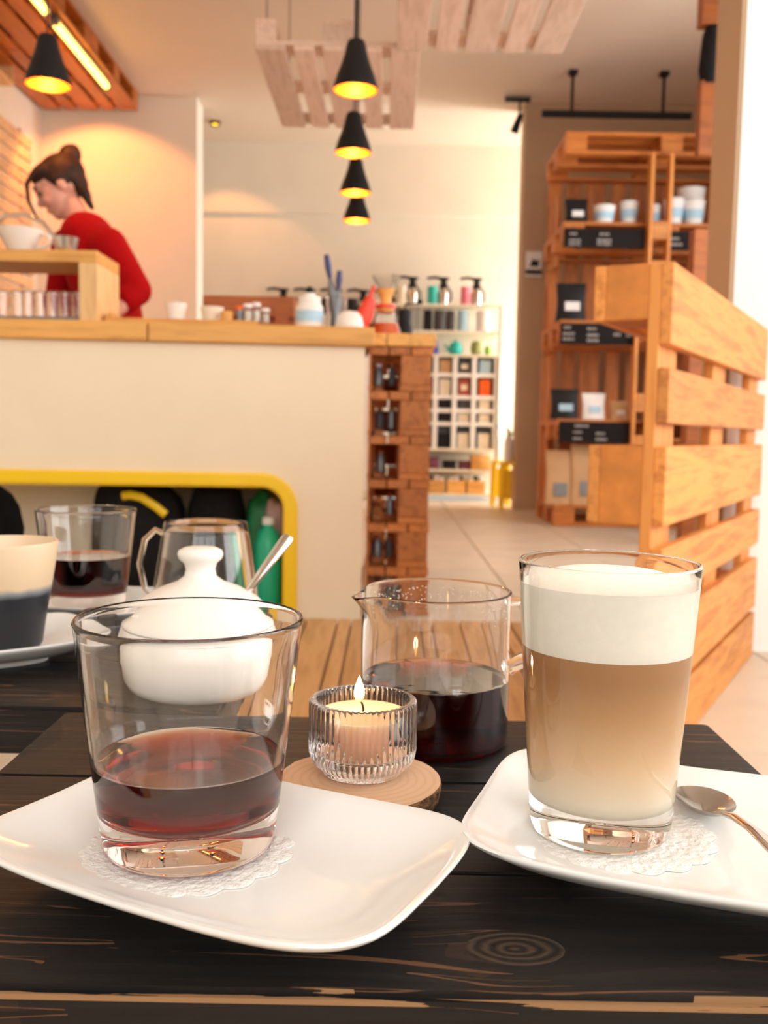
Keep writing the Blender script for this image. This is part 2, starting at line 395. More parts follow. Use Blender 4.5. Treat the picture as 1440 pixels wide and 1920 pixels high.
struct('ceiling', MB().box((0, 3.8, CEIL + .06), (8, 11.2, .12)), M['ceiling'])
struct('wall_left', MB().box((-2.9, 3.7, 1.65), (.12, 11, 3.3)), M['wall'])
struct('wall_bar_end', MB().box((-2.22, 8.13, 1.65), (1.26, .26, 3.3)), M['wall'])
struct('wall_back', MB().box((0, 9.32, 1.65), (8, .14, 3.3)).box((0, 9.23, 2.98), (8, .05, .64)), M['wall'])
struct('wall_partition', MB().box((2.4, 8.12, 1.65), (2.66, .24, 3.3)), M['wall_tan_and_shade'])
struct('wall_pier', MB().box((1.726, 2.94, 1.65), (1.46, .22, 3.3)), M['wall_white'])
struct('pier_side_shade', MB().box((.990, 2.942, 1.65), (.012, .216, 3.3)), M['wall_tan_and_shade'])  # thin tan sheet: shade on the pier's left side, put into its colour
struct('wall_right', MB().box((2.7, 7.1, 1.65), (.12, 2.3, 3.3)).box((2.7, 3.15, 1.65), (.12, .3, 3.3)).box((2.7, 4.6, .4), (.12, 2.7, .8)).box((2.7, 4.6, 3.0), (.12, 2.7, .7)).box((2.7, .7, .3), (.12, 4.8, .6)).box((2.7, .7, 2.93), (.12, 4.8, .74)).box((2.7, -1.3, 1.6), (.12, 1, 2.1)).box((2.7, 2.6, 1.6), (.12, .8, 2.1)), M['wall_white'])  # the opening behind the pier is added for the fill light
struct('wall_rear', MB().box((0, -1.66, .42), (6, .14, .84)).box((0, -1.66, 3.1), (6, .14, .4)).box((-2.15, -1.66, 1.9), (1.6, .14, 2.1)).box((2.4, -1.66, 1.9), (1.2, .14, 2.1)), M['wall'])
wf = struct('window_1', MB().box((.2, -1.62, .88), (3.1, .06, .07)).box((.2, -1.62, 2.88), (3.1, .06, .07)).box((-1.32, -1.62, 1.88), (.06, .06, 2)).box((1.75, -1.62, 1.88), (.06, .06, 2)).box((.2, -1.62, 1.88), (.07, .06, 2)).box((-.6, -1.62, 1.88), (.05, .06, 2)).box((1.0, -1.62, 1.88), (.05, .06, 2)).box((.2, -1.62, 2.35), (3.1, .05, .05)), M['white_warm'])
struct('window_2', MB().box((2.64, .75, .63), (.06, 2.9, .07)).box((2.64, .75, 2.55), (.06, 2.9, .07)).box((2.64, .75, 1.6), (.06, .07, 1.95)).box((2.64, -.67, 1.6), (.06, .07, 1.95)).box((2.64, 2.17, 1.6), (.06, .07, 1.95)), M['white_warm'])
struct('added_fill_opening', MB().box((2.66, 4.6, .84), (.06, 2.7, .07)).box((2.66, 4.6, 2.65), (.06, 2.7, .07)).box((2.66, 4.6, 1.75), (.05, .06, 1.8)).box((2.66, 3.3, 1.75), (.05, .06, 1.8)).box((2.66, 5.9, 1.75), (.05, .06, 1.8)), M['white_warm'])  # frame made up to go with the added fill light
# wooden slats on the left wall behind the bar
sl = thing('slatted_wall_cladding', 'pale horizontal wooden slats lit orange on the wall behind the woman', 'wall cladding', (-2.835, 6.0, 1.1))
for k in range(18):
    piece('slat', (3.4, .02, .078), M['slat'], sl, (.008, 0, .06 + k * .097), (0, 0, R(90)), bev=.003)
for y in (-1.5, 0, 1.5): MB().box((-.005, y, .9), (.01, .04, 1.76)).build('batten', M['crate'], sl)
wb = thing('wooden_wall_box', 'small orange wooden box high on the left wall above the slats', 'box', (-2.76, 6.55, 2.98))
MB().box((0, 0, .05), (.16, .9, .02)).box((0, 0, .19), (.16, .9, .02)).build('board', M['slat'], wb)
MB().box((-.07, 0, .12), (.015, .9, .13)).box((0, .44, .12), (.15, .015, .12)).box((0, -.44, .12), (.15, .015, .12)).build('box_frame', M['slat'], wb)

# ------------------------------------------------------------------ pallets
def pallet(name, label, cat, mat, mtx, group=None, L=1.2, W=.8):
    root = bpy.data.objects.new(name, None); COL.objects.link(root); root.matrix_world = mtx; tag(root, label, cat, group)
    k = W / .8; ws = (.145, .1, .145, .1, .145); y = -W / 2
    for w_ in ws:
        piece('deck_board', (L, w_ * k, .022), mat, root, (0, y + w_ * k / 2, .133)); y += (w_ + .04125) * k
    for x in (-L / 2 + .0725, 0, L / 2 - .0725):
        piece('cross_board', (W, .145, .022), mat, root, (x, 0, .111), (0, 0, R(90)))
        for yy, bw in ((-W / 2 + .05, .1), (0, .145), (W / 2 - .05, .1)):
            piece('block', (.145, bw, .078), M['block'] if mat is M['pallet'] else mat, root, (x, yy, .061))
    for yy, bw in ((-W / 2 + .05, .1), (0, .145), (W / 2 - .05, .1)):
        piece('base_board', (L, bw, .022), mat, root, (0, yy, .011))
    return root
def frame(o, ax, ay, az):
    m = Matrix((ax, ay, az)).transposed().to_4x4(); m.translation = o; return m
# the upright pallet screen on the right
d = Vector((.484, .875, 0)); n = Vector((.875, -.484, 0)); up = Vector((0, 0, 1))
A = Vector((.502, 1.73, 0))
fc = A + d * .6 - n * .144
pallet('pallet_screen', 'honey-stained pallet standing on edge as a slatted screen beside the table', 'pallet', M['pallet'], frame(fc + up * .548, d, up, n))
# the piece below it: one more board on its blocks
lo = thing('screen_base', 'lowest board and blocks carrying the upright pallet screen', 'pallet'); lo.matrix_world = frame(fc + up * .0, d, up, n)
piece('deck_board', (1.2, .128, .022), M['pallet'], lo, (0, .068, .133))
piece('base_board', (1.2, .10, .022), M['pallet'], lo, (0, .05, .011))
for x in (-.5275, 0, .5275): piece('block', (.145, .145, .1), M['pallet'], lo, (x, .0735, .072))
# pale pallets hung from the ceiling
def hang(name, cx, cy_, z, label, mat, group=None, W=.8, L=1.2):
    # deck faces down, boards run away from the viewer
    return pallet(name, label, 'pallet', mat, frame(Vector((cx, cy_, z + .144)), Vector((0, 1, 0)), Vector((1, 0, 0)), Vector((0, 0, -1))), group, L=L, W=W)
h1 = hang('hanging_pallet', -.277, 5.43, 2.475, 'pale wooden pallet hung from the ceiling behind the row of lamps', M['pallet_pale'], 'pale hanging pallets')
h2 = hang('hanging_pallet', .41, 4.22, 2.475, 'nearer pale pallet hung from the ceiling, cut off by the top edge', M['pallet_pale'], 'pale hanging pallets')
for root, xs, ys in ((h1, (-.35, .35), (-.55, .5)), (h2, (-.35, .35), (-.5, .5))):
    for a in xs:
        for b_ in ys: MB().tube([(b_, a, 0), (b_, a, -.70)], .004, 6).build('hanging_wire', M['steel_dull'], root)
for k, (yy, lb) in enumerate(((7.3, 'far stained pallet fixed to the ceiling over the bar'), (6.09, 'middle stained pallet fixed to the ceiling over the bar'), (4.88, 'nearest stained pallet fixed to the ceiling over the bar'))):
    hang('ceiling_pallet', -2.42, yy, 3.153, lb, M['ceil_wood'], 'stained pallets on the ceiling above the bar', W=.76)
for (y0, y1, lb) in ((6.13, 7.2, 'glowing tube lamp under the ceiling pallets, the farther one'), (4.85, 5.95, 'glowing tube lamp under the ceiling pallets, the nearer one')):
    t = thing('tube_lamp', lb, 'lamp', (-2.09, (y0 + y1) / 2, 3.10), group='tube lamps over the bar'); h = (y1 - y0) / 2
    MB().tube([(0, -h, 0), (0, h, 0)], .022, 12).build('tube', M['tube'], t, smooth=60)
    MB().box((0, -h - .015, .01), (.05, .03, .05)).box((0, h + .015, .01), (.05, .03, .05)).box((0, 0, .036), (.04, 2 * h + .06, .02)).build('lamp_holder', M['steel_dull'], t)

# ------------------------------------------------------------------ pendant lamps
def pendant(loc, label):
    t = thing('pendant_lamp', label, 'lamp', loc, group='black pendant lamps')
    prof = [(.033, .172), (.037, .160), (.043, .130), (.056, .090), (.070, .055), (.080, .022), (.083, .008), (.083, 0)]
    MB().lathe([(0, .180), (.027, .180)] + prof + [(.081, 0)], 32).build('lamp_shade', M['black'], t, smooth=50)
    MB().lathe([(.0795, .002)] + [(r - .003, z) for r, z in prof[::-1][1:]] + [(0, .168)], 32).build('shade_lining', M['copper'], t, smooth=60, label='copper coloured inside of the shade')
    MB().lathe([(0, .02), (.02, .028), (.03, .05), (.026, .08), (.013, .11), (0, .115)], 16).build('bulb', M['bulb'], t, smooth=60)
    MB().tube([(0, 0, .178), (0, 0, CEIL - loc[2] - .02)], .0035, 6).build('cord', M['black'], t)
    MB().lathe([(0, CEIL - loc[2] - .03), (.04, CEIL - loc[2] - .03), (.045, CEIL - loc[2] - .001), (0, CEIL - loc[2] - .001)], 20).build('ceiling_rose', M['black'], t)
    point('pendant_light', (loc[0], loc[1], loc[2] + .012), 6, (1, .40, .08), .02)
    return t
for (x, y, lb) in ((-.142, 3.68, 'nearest and largest black pendant lamp in the middle row'), (-.180, 4.49, 'second black pendant lamp in the middle row'), (-.195, 5.23, 'third black pendant lamp in the middle row'), (-.21, 5.91, 'farthest and smallest black pendant lamp in the middle row'), (-1.284, 3.68, 'black pendant lamp at the left, above the woman in red')):
    pendant((x, y, 1.895), lb)
# invented downlight fixture, added as source of the bar end wall's orange glow
dl = thing('added_downlight', 'added small round downlight for the orange glow on the bar end wall', 'lamp', (-2.42, 7.3, 3.118))
MB().lathe([(.035, 0), (.045, 0), (.045, .03), (0, .03)], 20).build('housing', M['black'], dl); MB().lathe([(0, .01), (.034, .01), (.034, .03), (0, .03)], 20).build('bulb', M['bulb'], dl)  # housing and bulb of the added downlight

point('added_wall_wash_light', (-2.42, 7.3, 3.10), 48, (1, .30, .075), .03, 'SPOT', (R(34), 0, R(-6)), 112, .3)
dl2 = copy_thing(dl, (-1.55, 8.6, 3.265), 'added small round downlight for the orange patch in the back room')  # second invented fixture, added as source of the back room glow
point('added_back_room_light', (-1.55, 8.6, 3.25), 20, (1, .40, .12), .03, 'SPOT', (R(12), 0, R(-8)), 95, .3)

# ------------------------------------------------------------------ track light, spot, sign
t = thing('track_light', 'long black ceiling track light hung over the pallet shelves', 'lamp', (1.643, 7.3, 2.99))
MB().box((0, 0, 0), (1.10, .04, .045), bev=.004).build('track', M['black'], t)
for x in (-.33, .34): MB().tube([(x, 0, .02), (x, 0, .31)], .012, 8).box((x, 0, .293), (.06, .06, .03)).build('hanger', M['black'], t)
t = thing('spotlight', 'small black ceiling spotlight at the corner of the partition wall', 'lamp', (.98, 7.85, 3.26))
MB().box((0, 0, .01), (.2, .04, .03)).build('mount', M['black'], t); MB().tube([(.02, 0, 0), (.02, 0, -.12)], .008, 8).build('stem', M['black'], t)
MB().tube([(.03, -.02, -.10), (-.02, .02, -.24)], [.022, .035], 12).build('lamp_head', M['black'], t)
p = aty(1001, 495, 7.98)
t = thing('wall_sign', 'small white notice with a black pictogram and black bar on the partition', 'sign', (p.x, 7.985, p.z))
MB().box((0, 0, 0), (.13, .012, .20)).build('board', M['white_matte'], t)
MB().box((0, -.009, -.065), (.13, .008, .035)).build('bar', M['black'], t)
MB().prism([(-.035, -.02), (.04, -.02), (.04, .035), (.01, .025), (-.005, .045), (-.02, .02)], -.010, -.006, Matrix.Rotation(R(90), 4, 'X') @ Matrix.Translation((0, 0, .0))).build('pictogram', M['black'], t, loc=(0, -.016, 0))

# ------------------------------------------------------------------ counter
CR = R(4)
ct = thing('bar_counter', 'long cream bar counter with a wooden worktop and a yellow rimmed opening', 'counter', (-.08, 3.2, 0), CR)
LX = -2.72
ow, oh, orad = 1.75, .490, .12; ocx = -.215 - ow / 2; ocz = .495 - oh / 2
inner = [(x + ocx, y + ocz) for x, y in rrect(ow, oh, orad, 8)[:18] + rrect(ow, oh, .012, 8)[18:]]
def outer(i, x, z):
    q = i // 9; kx, kz = ((0, .915), (LX, .915), (LX, 0), (0, 0))[q]; return kx, kz
b = MB()
for yy in (0, .03):
    I = [b.b.verts.new((x, yy, z)) for x, z in inner]; O = [b.b.verts.new((kx, yy, kz)) for kx, kz in ((0, .915), (LX, .915), (LX, 0), (0, 0))]
    for q in range(4):
        for i in range(8): a = I[q * 9 + i], I[q * 9 + i + 1], O[q]; b.b.faces.new(a if yy == 0 else a[::-1])
        a = I[q * 9 + 8], I[(q * 9 + 9) % 36], O[(q + 1) % 4], O[q]; b.b.faces.new(a if yy == 0 else a[::-1])
    if yy == 0: I0, O0 = I, O
for i in range(36): b.b.faces.new((I0[i], I0[(i + 1) % 36], I[(i + 1) % 36], I[i]))
for i in range(4): b.b.faces.new((O0[i], O0[(i + 1) % 4], O[(i + 1) % 4], O[i]))
b.build('front_panel', M['panel'], ct)
MB().box((-.012, .24, .4575), (.024, .42, .915)).build('side_panel', M['panel'], ct)
b = MB(); path = [(x, z) for x, z in inner]; L = len(path)
rows = []
for i, (x, z) in enumerate(path):
    a = Vector(path[i - 1]); c = Vector(path[(i + 1) % L]); tt = (c - a).normalized(); nn = Vector((tt.y, -tt.x))   # outward
    P_ = Vector((x, z)); ins = P_ - nn * .048
    if z < .05: ins = Vector((x - math.copysign(.048, x - ocx), z))
    rows.append([b.b.verts.new(v) for v in ((x, -.022, z), (ins.x, -.022, ins.y), (ins.x, .42, ins.y), (x, .42, z))])
for i in range(L):
    A_, B_ = rows[i], rows[(i + 1) % L]
    for k in range(4): b.b.faces.new((A_[k], A_[(k + 1) % 4], B_[(k + 1) % 4], B_[k]))
bmesh.ops.bevel(b.b, geom=[e for e in b.b.edges if abs(e.verts[0].co.y + .022) < 1e-5 and abs(e.verts[1].co.y + .022) < 1e-5 and len(e.link_faces) == 2 and abs(e.link_faces[0].normal.dot(e.link_faces[1].normal)) < .9], offset=.008, segments=2, affect='EDGES')
b.build('opening_frame', M['yellow'], ct, smooth=50, label='thick rounded yellow frame round the opening')
MB().box((ocx, .44, ocz), (ow + .1, .02, oh + .1)).build('niche_back', M['panel'], ct)
# worktop planks, each of its own
for (x0, x1) in ((.03, -.70), (-.705, -1.75), (-1.755, LX)):
    for j, (y0, wd) in enumerate(((-.03, .18), (.152, .18), (.334, .12))):
        piece('worktop_plank', (x0 - x1, wd, .06), M['worktop'], ct, ((x0 + x1) / 2, y0 + wd / 2, .946), bev=.003)
def onc(px, py, depth=.0, z=.976):
    """a point standing on the worktop plane below pixel column px, depth behind the front edge"""
    yy = 3.17 + depth; p = aty(px, py, yy); return Vector((p.x, yy, z))

# things kept in the niche
def nb(px, py, y): return aty(px, py, y)
def bag(name, label, mat, c, w_, h, d_, cat='bag', seed=1, strap=None):
    t = thing(name, label, cat, c); b = MB()
    v = bmesh.ops.create_uvsphere(b.b, u_segments=20, v_segments=14, radius=1)['verts']
    for q in v:
        co = q.co; k = 1 + .18 * noise.noise(co * 1.7 + Vector((seed, 0, 0)))
        e = lambda s, p: math.copysign(abs(s) ** p, s)
        q.co = Vector((e(co.x, .6) * w_ / 2 * k, e(co.y, .6) * d_ / 2 * k, h / 2 + e(co.z, .55) * h / 2 * (k if co.z > 0 else 1)))
    b.build('bag_body', mat, t, smooth=180)
    if strap: MB().tube(strap, [(.014, .006)] * len(strap), 8).build('strap', M['yellow'], t, smooth=60, label='yellow strap')
    return t
def nich(px, py, dep): p = aty(px, py, 3.14 + dep); return p
bag('backpack', 'black backpack with a yellow strap lying in the yellow rimmed opening', M['black_soft'], (-.87, 3.36, .008), .31, .46, .20, strap=[(-.03, -.10, .395), (.0, -.112, .400), (.04, -.116, .392), (.09, -.114, .36), (.12, -.112, .335)])
bag('black_bag', 'black cloth bag behind the backpack in the counter opening', M['black_soft'], (-.61, 3.42, .008), .19, .45, .18, seed=4)
bag('green_bag', 'dark green plastic bag at the right end of the counter opening', M['green'], (-.453, 3.46, .008), .10, .40, .12, seed=7)
bag('rose_bag', 'pinkish paper bag stuffed behind the green bottle in the counter opening', M['rose'], (-.392, 3.38, .008), .075, .385, .075, seed=9)
t = thing('green_bottle', 'bright green plastic bottle in the counter opening beside the yellow frame', 'bottle', (-.405, 3.285, .008))
MB().lathe([(0, 0), (.043, 0), (.046, .02), (.046, .23), (.034, .28), (.018, .295), (.018, .31), (0, .31)], 24).build('bottle_body', M['green_light'], t, smooth=50); MB().lathe([(.021, .305), (.021, .33), (0, .33)], 16).build('cap', M['white_matte'], t)
# black chair back at the left
t = thing('black_chair', 'rounded black chair back behind the left table', 'chair', (-.86, 1.75, 0))
b = MB(); rows = []
for i in range(17):
    a = -1.15 + 2.3 * i / 16
    row = []
    for j in range(7):
        h = .30 + .24 * j / 6; s_ = math.sqrt(max(0, 1 - (abs(a) / 1.35) ** 4)); zt = .30 + (h - .30) * s_
        row.append((math.sin(a) * (.25 + .02 * j / 6), math.cos(a) * .22 - .22, zt))
    rows.append(row)
for off in (0, .03):
    pass
V = [[b.b.verts.new(p) for p in r] for r in rows]
for i in range(16):
    for j in range(6): b.b.faces.new((V[i][j], V[i + 1][j], V[i + 1][j + 1], V[i][j + 1]))
bmesh.ops.solidify(b.b, geom=b.b.faces[:], thickness=.03)
b.build('backrest', M['black_soft'], t, smooth=60)
MB().lathe([(0, .26), (.2, .26), (.235, .28), (.24, .31), (.2, .335), (0, .34)], 32).build('seat', M['black_soft'], t, loc=(0, -.18, 0), smooth=60)
for a in (45, 135, 225, 315): MB().tube([(.13 * math.cos(R(a)), -.18 + .13 * math.sin(R(a)), .27), (.2 * math.cos(R(a)), -.18 + .2 * math.sin(R(a)), .012)], [.014, .010], 8).build('leg', M['black'], t)

# stacked pallets closing the end of the counter
for k in range(6):
    z = .925 - .1505 * (k + 1)
    lb = ('topmost', 'second', 'third', 'fourth', 'fifth', 'lowest')[k]
    root = thing('stacked_pallet', '%s brown pallet of the stack at the right end of the counter' % lb, 'pallet', (.040, 3.88, z), group='pallets stacked at the counter end')
    PD = M['pallet_dark']
    for x, wd in ((.052, .106), (-.103, .012)):
        piece('base_board', (1.2, wd, .022), PD, root, (x, 0, .011), (0, 0, R(90)))
        for y in (-.5275, 0, .5275): piece('block', (.145, wd - .004, .098), PD, root, (x, y, .0715), (0, 0, R(90)))
    piece('base_board', (1.0, .03, .022), PD, root, (-.075, 0, .011), (0, 0, R(90)))
    for x, wd in ((-.075, .065), (-.002, .072), (.073, .07)): piece('deck_board', (1.2, wd, .028), PD, root, (x, 0, .1355), (0, 0, R(90)))
    piece('back_board', (.20, .1, .015), PD, root, (0, .61, .06), (R(90), 0, 0))
for i, (x, y) in enumerate(((.10, 3.34), (.10, 4.42), (-.03, 3.34), (-.03, 4.42))):
    tag(MB().box((0, 0, .0095), (.1, .1, .019)).build('stack_foot', M['pallet_dark'], loc=(x, y, 0)), ('wooden foot under the front right corner of the pallet stack', 'wooden foot under the far right corner of the pallet stack', 'wooden foot under the front left corner of the pallet stack', 'wooden foot under the far left corner of the pallet stack')[i], 'foot')
t = thing('side_worktop', 'lower wooden worktop lying on the stacked pallets', 'worktop', (-.14, 3.90, .926))
piece('plank', (1.26, .058, .042), M['worktop'], t, (.102, 0, .021), (0, 0, R(90))); piece('plank', (1.26, .165, .042), M['worktop'], t, (.216, 0, .021), (0, 0, R(90)))
# dark bottles lying in the stack
for k in range(6):
    z = .925 - .1505 * (k + 1) + .023
    for j, x in enumerate((-.035 + .006 * (k % 3), .012)):
        if (k + j) % 4 == 3: continue
        t = thing('stored_bottle', 'dark bottle stored %s in the %s opening of the pallet stack' % (('at the left', 'at the right')[j], ('topmost', 'second', 'third', 'fourth', 'fifth', 'lowest')[k]), 'bottle', (x, 3.38, z + .001), group='bottles in the pallet stack')
        rr = (.017, .013)[j]
        MB().lathe([(0, 0), (rr, 0), (rr, .045), (.009, .058), (.009, .07), (0, .07)], 16).build('bottle_body', M['charcoal'] if (k + j) % 2 else M['steel_dull'], t, smooth=50)
        MB().lathe([(.011, .063), (.011, .073), (0, .073)], 12).build('cap', M['white_matte'] if (k + j) % 3 == 0 else M['crate'], t)

# ------------------------------------------------------------------ on the worktop
def cup(name, label, loc, r0, r1, h, mat, cat='cup', th=.003, n=28):
    return tag(MB().lathe([(0, 0), (r0, 0), (r1, h), (r1 - th, h), (r0 - th, th * 1.5), (0, th * 1.5)], n).build(name, mat, loc=loc, smooth=40), label, cat)
ZT = .977
t = thing('glass_station', 'light wooden frame station on the counter holding drinking glasses', 'stand', (-1.37, 3.32, ZT))
piece('top_board', (.81, .26, .038), M['worktop'], t, (.005, 0, .214)); 
MB().box((0, 0, 0), (.06, .26, .193), bev=.002).build('side_board', M['worktop_z'], t, loc=(.380, 0, .098))
MB().box((0, 0, 0), (.06, .26, .193), bev=.002).build('side_board', M['worktop_z'], t, loc=(-.37, 0, .098))
MB().box((0, 0, 0), (.68, .24, .018)).build('tray', M['steel_dull'], t, loc=(.005, -.0, .0095), label='grey metal drip tray')
g0 = None
gl = [(5, 'at the far left'), (33, 'second from the left'), (52, 'third from the left'), (76, 'fourth from the left'), (100, 'fifth from the left'), (122, 'sixth from the left'), (147, 'farthest right')]
for i, (px, wd) in enumerate(gl):
    p = aty(px, 580, 3.27); loc = (p.x, 3.27, ZT + .0195)
    lb = 'clear drinking glass under the wooden station, ' + wd
    if g0 is None:
        g0 = thing('drinking_glass', lb, 'glass', loc, group='glasses under the station')
        MB().lathe([(0, 0), (.019, 0), (.021, .085), (.0195, .085), (.0175, .006), (0, .006)], 20).build('glass_wall', M['glass'], g0, smooth=50)
        MB().lathe([(.0205, .083), (.0225, .086), (.0205, .089), (.0185, .086), (.0205, .083)], 20).build('rim', M['glass'], g0, smooth=50)
    else: copy_thing(g0, loc, lb)
p = aty(38, 480, 3.33)
t = thing('coffee_dripper', 'cream ceramic coffee dripper on top of the wooden station', 'dripper', (p.x, 3.33, 1.211))
MB().lathe([(0, 0), (.032, 0), (.036, .006), (.078, .088), (.075, .088), (.03, .01), (0, .01)], 32).build('cone', M['white_warm'], t, smooth=40)
MB().tube([(.075, 0, .075), (.10, 0, .07), (.105, 0, .045), (.08, 0, .03), (.055, 0, .03)], .006, 8).build('handle', M['white_warm'], t, smooth=60)
t = thing('gooseneck_kettle', 'dark kettle with a curved steel spout behind the coffee dripper', 'kettle', (p.x - .21, 3.38, 1.211))
MB().lathe([(0, 0), (.07, 0), (.072, .03), (.05, .07), (.045, .075), (0, .078)], 28).build('kettle_body', M['black'], t, smooth=50)
MB().tube([(.05, 0, .03), (.09, 0, .10), (.14, 0, .145), (.20, 0, .15), (.27, 0, .125), (.315, 0, .07), (.325, 0, .03)], .008, 8).build('spout', M['steel'], t, smooth=60)
MB().lathe([(0, .075), (.012, .078), (.014, .095), (0, .1)], 14).build('lid_knob', M['black'], t)
p = aty(124, 482, 3.30)
cup('steel_cup', 'small shiny ribbed steel cup on the wooden station', (p.x, 3.30, 1.211), .03, .043, .058, M['steel'])
# tray board with cups
t = thing('serving_board', 'long pale wooden board on the counter carrying small cups', 'board', (-.70, 3.34, ZT), R(2))
piece('board', (.50, .2, .022), M['worktop'], t, (0, 0, .012)); MB().box((-.235, 0, .03), (.02, .2, .016)).box((0, .095, .03), (.49, .01, .014)).build('rim', M['worktop'], t)
ZB = ZT + .0245
p = aty(330, 580, 3.3); cup('small_cup', 'cream tapered cup on the serving board, nearest the woman', (p.x, 3.30, ZB), .029, .038, .056, M['white_warm'])
p = aty(396, 585, 3.3); cup('small_bowl', 'pale grey-green bowl on the serving board', (p.x, 3.32, ZB), .032, .040, .048, M['cream'])
p = aty(427, 590, 3.3); tag(MB().lathe([(0, 0), (.02, 0), (.021, .026), (.018, .03), (0, .03)], 20).build('wooden_pot', M['worktop'], loc=(p.x, 3.28, ZB), smooth=40), 'small round wooden pot on the serving board beside the bowl', 'pot')
p = aty(449, 590, 3.3)
t = thing('dark_jar', 'slim dark jar with a copper coloured lid on the serving board', 'jar', (p.x, 3.31, ZB))
MB().lathe([(0, 0), (.013, 0), (.013, .042), (0, .042)], 16).build('jar_body', M['steel_dull'], t, smooth=40); MB().lathe([(.0142, .04), (.0142, .052), (0, .052)], 16).build('lid', M['copper'], t, smooth=40)
for px, hh, lb in ((464, .058, 'left'), (478, .066, 'middle'), (493, .052, 'right')):
    p = aty(px, 592, 3.3); t = thing('glass_jar', 'small clear glass jar at the end of the serving board, %s one of three' % lb, 'jar', (p.x, 3.30 + (px - 464) * .002, ZB), group='small glass jars')
    MB().lathe([(0, 0), (.0145, 0), (.0145, hh - .012), (.013, hh - .012), (.013, .003), (0, .003)], 16).build('jar_body', M['glass_bg'], t, smooth=40)
    MB().lathe([(.0155, hh - .012), (.0155, hh), (0, hh)], 16).build('lid', M['white_warm'], t, smooth=40)
    MB().lathe([(0, .004), (.0125, .004), (.0125, hh * .6), (0, hh * .6)], 16).build('contents', M['cream'], t, smooth=40)
t = thing('wooden_crate', 'dark orange wooden crate standing at the back of the counter', 'crate', (-.525, 3.72, ZT))
piece('side_board', (.34, .018, .075), M['crate'], t, (0, -.1, .115)); piece('side_board', (.34, .018, .06), M['crate'], t, (0, -.1, .032))
piece('side_board', (.34, .018, .15), M['crate'], t, (0, .1, .076))
for x in (-.16, .16): MB().box((x, 0, .076), (.02, .18, .15)).build('end_board', M['crate'], t)
MB().box((0, 0, .006), (.3, .18, .01)).build('bottom_board', M['crate'], t)
MB().box((.125, -.105, .06), (.05, .012, .11)).build('corner_post', M['crate'], t)
# lidded jar with a blue label
p = aty(580, 610, 3.30)
t = thing('lidded_jar', 'white jar with a light blue label at the counter end', 'jar', (p.x, 3.30, ZT))
MB().lathe([(0, 0), (.044, 0), (.047, .008), (.047, .075), (.038, .09), (.038, .096), (0, .096)], 28).build('jar_body', M['white_warm'], t, smooth=45)
MB().lathe([(.0478, .025), (.0478, .062)], 28).build('paper_label', M['lightblue'], t, smooth=60)
MB().lathe([(0, .094), (.040, .094), (.040, .108), (.02, .114), (.018, .122), (0, .124)], 28).build('lid', M['white_warm'], t, smooth=45)
MB().ball((0, 0, .134), (.013, .013, .012), 14).build('lid_knob', M['black'], t, smooth=180)
p = aty(630, 612, 3.36)
t = thing('utensil_jar', 'clear glass jar holding brushes at the counter end', 'jar', (p.x, 3.38, ZT))
MB().lathe([(0, 0), (.036, 0), (.038, .12), (.0355, .12), (.0335, .005), (0, .005)], 24).build('glass_wall', M['glass_bg'], t, smooth=50)
MB().lathe([(.036, .118), (.0405, .121), (.036, .124)], 24).build('rim', M['glass_bg'], t, smooth=50)
for px, ptop, lb in ((612, 478, 'tall dark blue handled brush leaning left in the utensil jar'), (637, 508, 'shorter dark blue handled brush in the utensil jar')):
    q = aty(px, ptop, 3.38) - t.location
    o = thing('brush', lb, 'brush', t.location, group='brushes in the utensil jar'); base = Vector((.0 + (px - 625) * -.0004, 0, .012)); top = Vector((q.x, 0, q.z)); mid = base.lerp(top, .68)
    MB().tube([mid, base.lerp(top, .84), top], [.007, .012, .009], 10).build('handle', M['navy'], o, smooth=60)
    MB().tube([base, base.lerp(top, .5), mid], [.016, .017, .006], 10).build('bristles', M['steel_dull'], o, smooth=60)
p = aty(655, 612, 3.28)
tag(MB().lathe([(0, 0), (.045, 0), (.05, .008), (.042, .045), (.028, .06), (0, .064)], 28).build('sugar_pot', M['white_warm'], loc=(p.x, 3.28, ZT), smooth=60), 'low white domed pot at the counter end before the brushes', 'pot')
p = aty(690, 612, 3.34)
t = thing('red_scoop', 'bright red plastic scoop standing slanted at the counter end', 'scoop', (p.x - .022, 3.36, ZT))
MB().tube([(-.01, 0, .005), (.01, 0, .06), (.03, 0, .12)], [(.022, .02), (.03, .022), (.018, .014)], 12).build('scoop_body', M['red'], t, smooth=60)
MB().tube([(.025, 0, .115), (.04, 0, .16)], [.008, .007], 8).build('handle', M['red'], t, smooth=60)
p = aty(722, 634, 3.42)
t = thing('coffee_carafe', 'hourglass glass coffee carafe with a wooden collar on the side worktop', 'carafe', (p.x, 3.42, .970))
MB().lathe([(0, 0), (.058, 0), (.062, .01), (.016, .125), (.05, .21), (.048, .21), (.0135, .125), (.059, .012), (0, .004)], 32).build('glass_wall', M['glass_bg'], t, smooth=60)
MB().lathe([(.032, .085), (.019, .118), (.019, .13), (.034, .165), (.029, .165), (.0165, .13), (.0165, .118), (.029, .085), (.032, .085)], 28).build('collar', M['worktop'], t, smooth=30, label='turned wooden collar')
MB().lathe([(0, .005), (.057, .005), (.045, .045), (0, .045)], 24).build('coffee', M['copper'], t, smooth=40)
MB().lathe([(.0, .098), (.036, .098), (.036, .11), (0, .11)], 16).build('tie', M['red'], t)
t = thing('black_grinder', 'black hand coffee grinder on the side worktop beside the carafe', 'grinder', (.055, 3.55, .970))
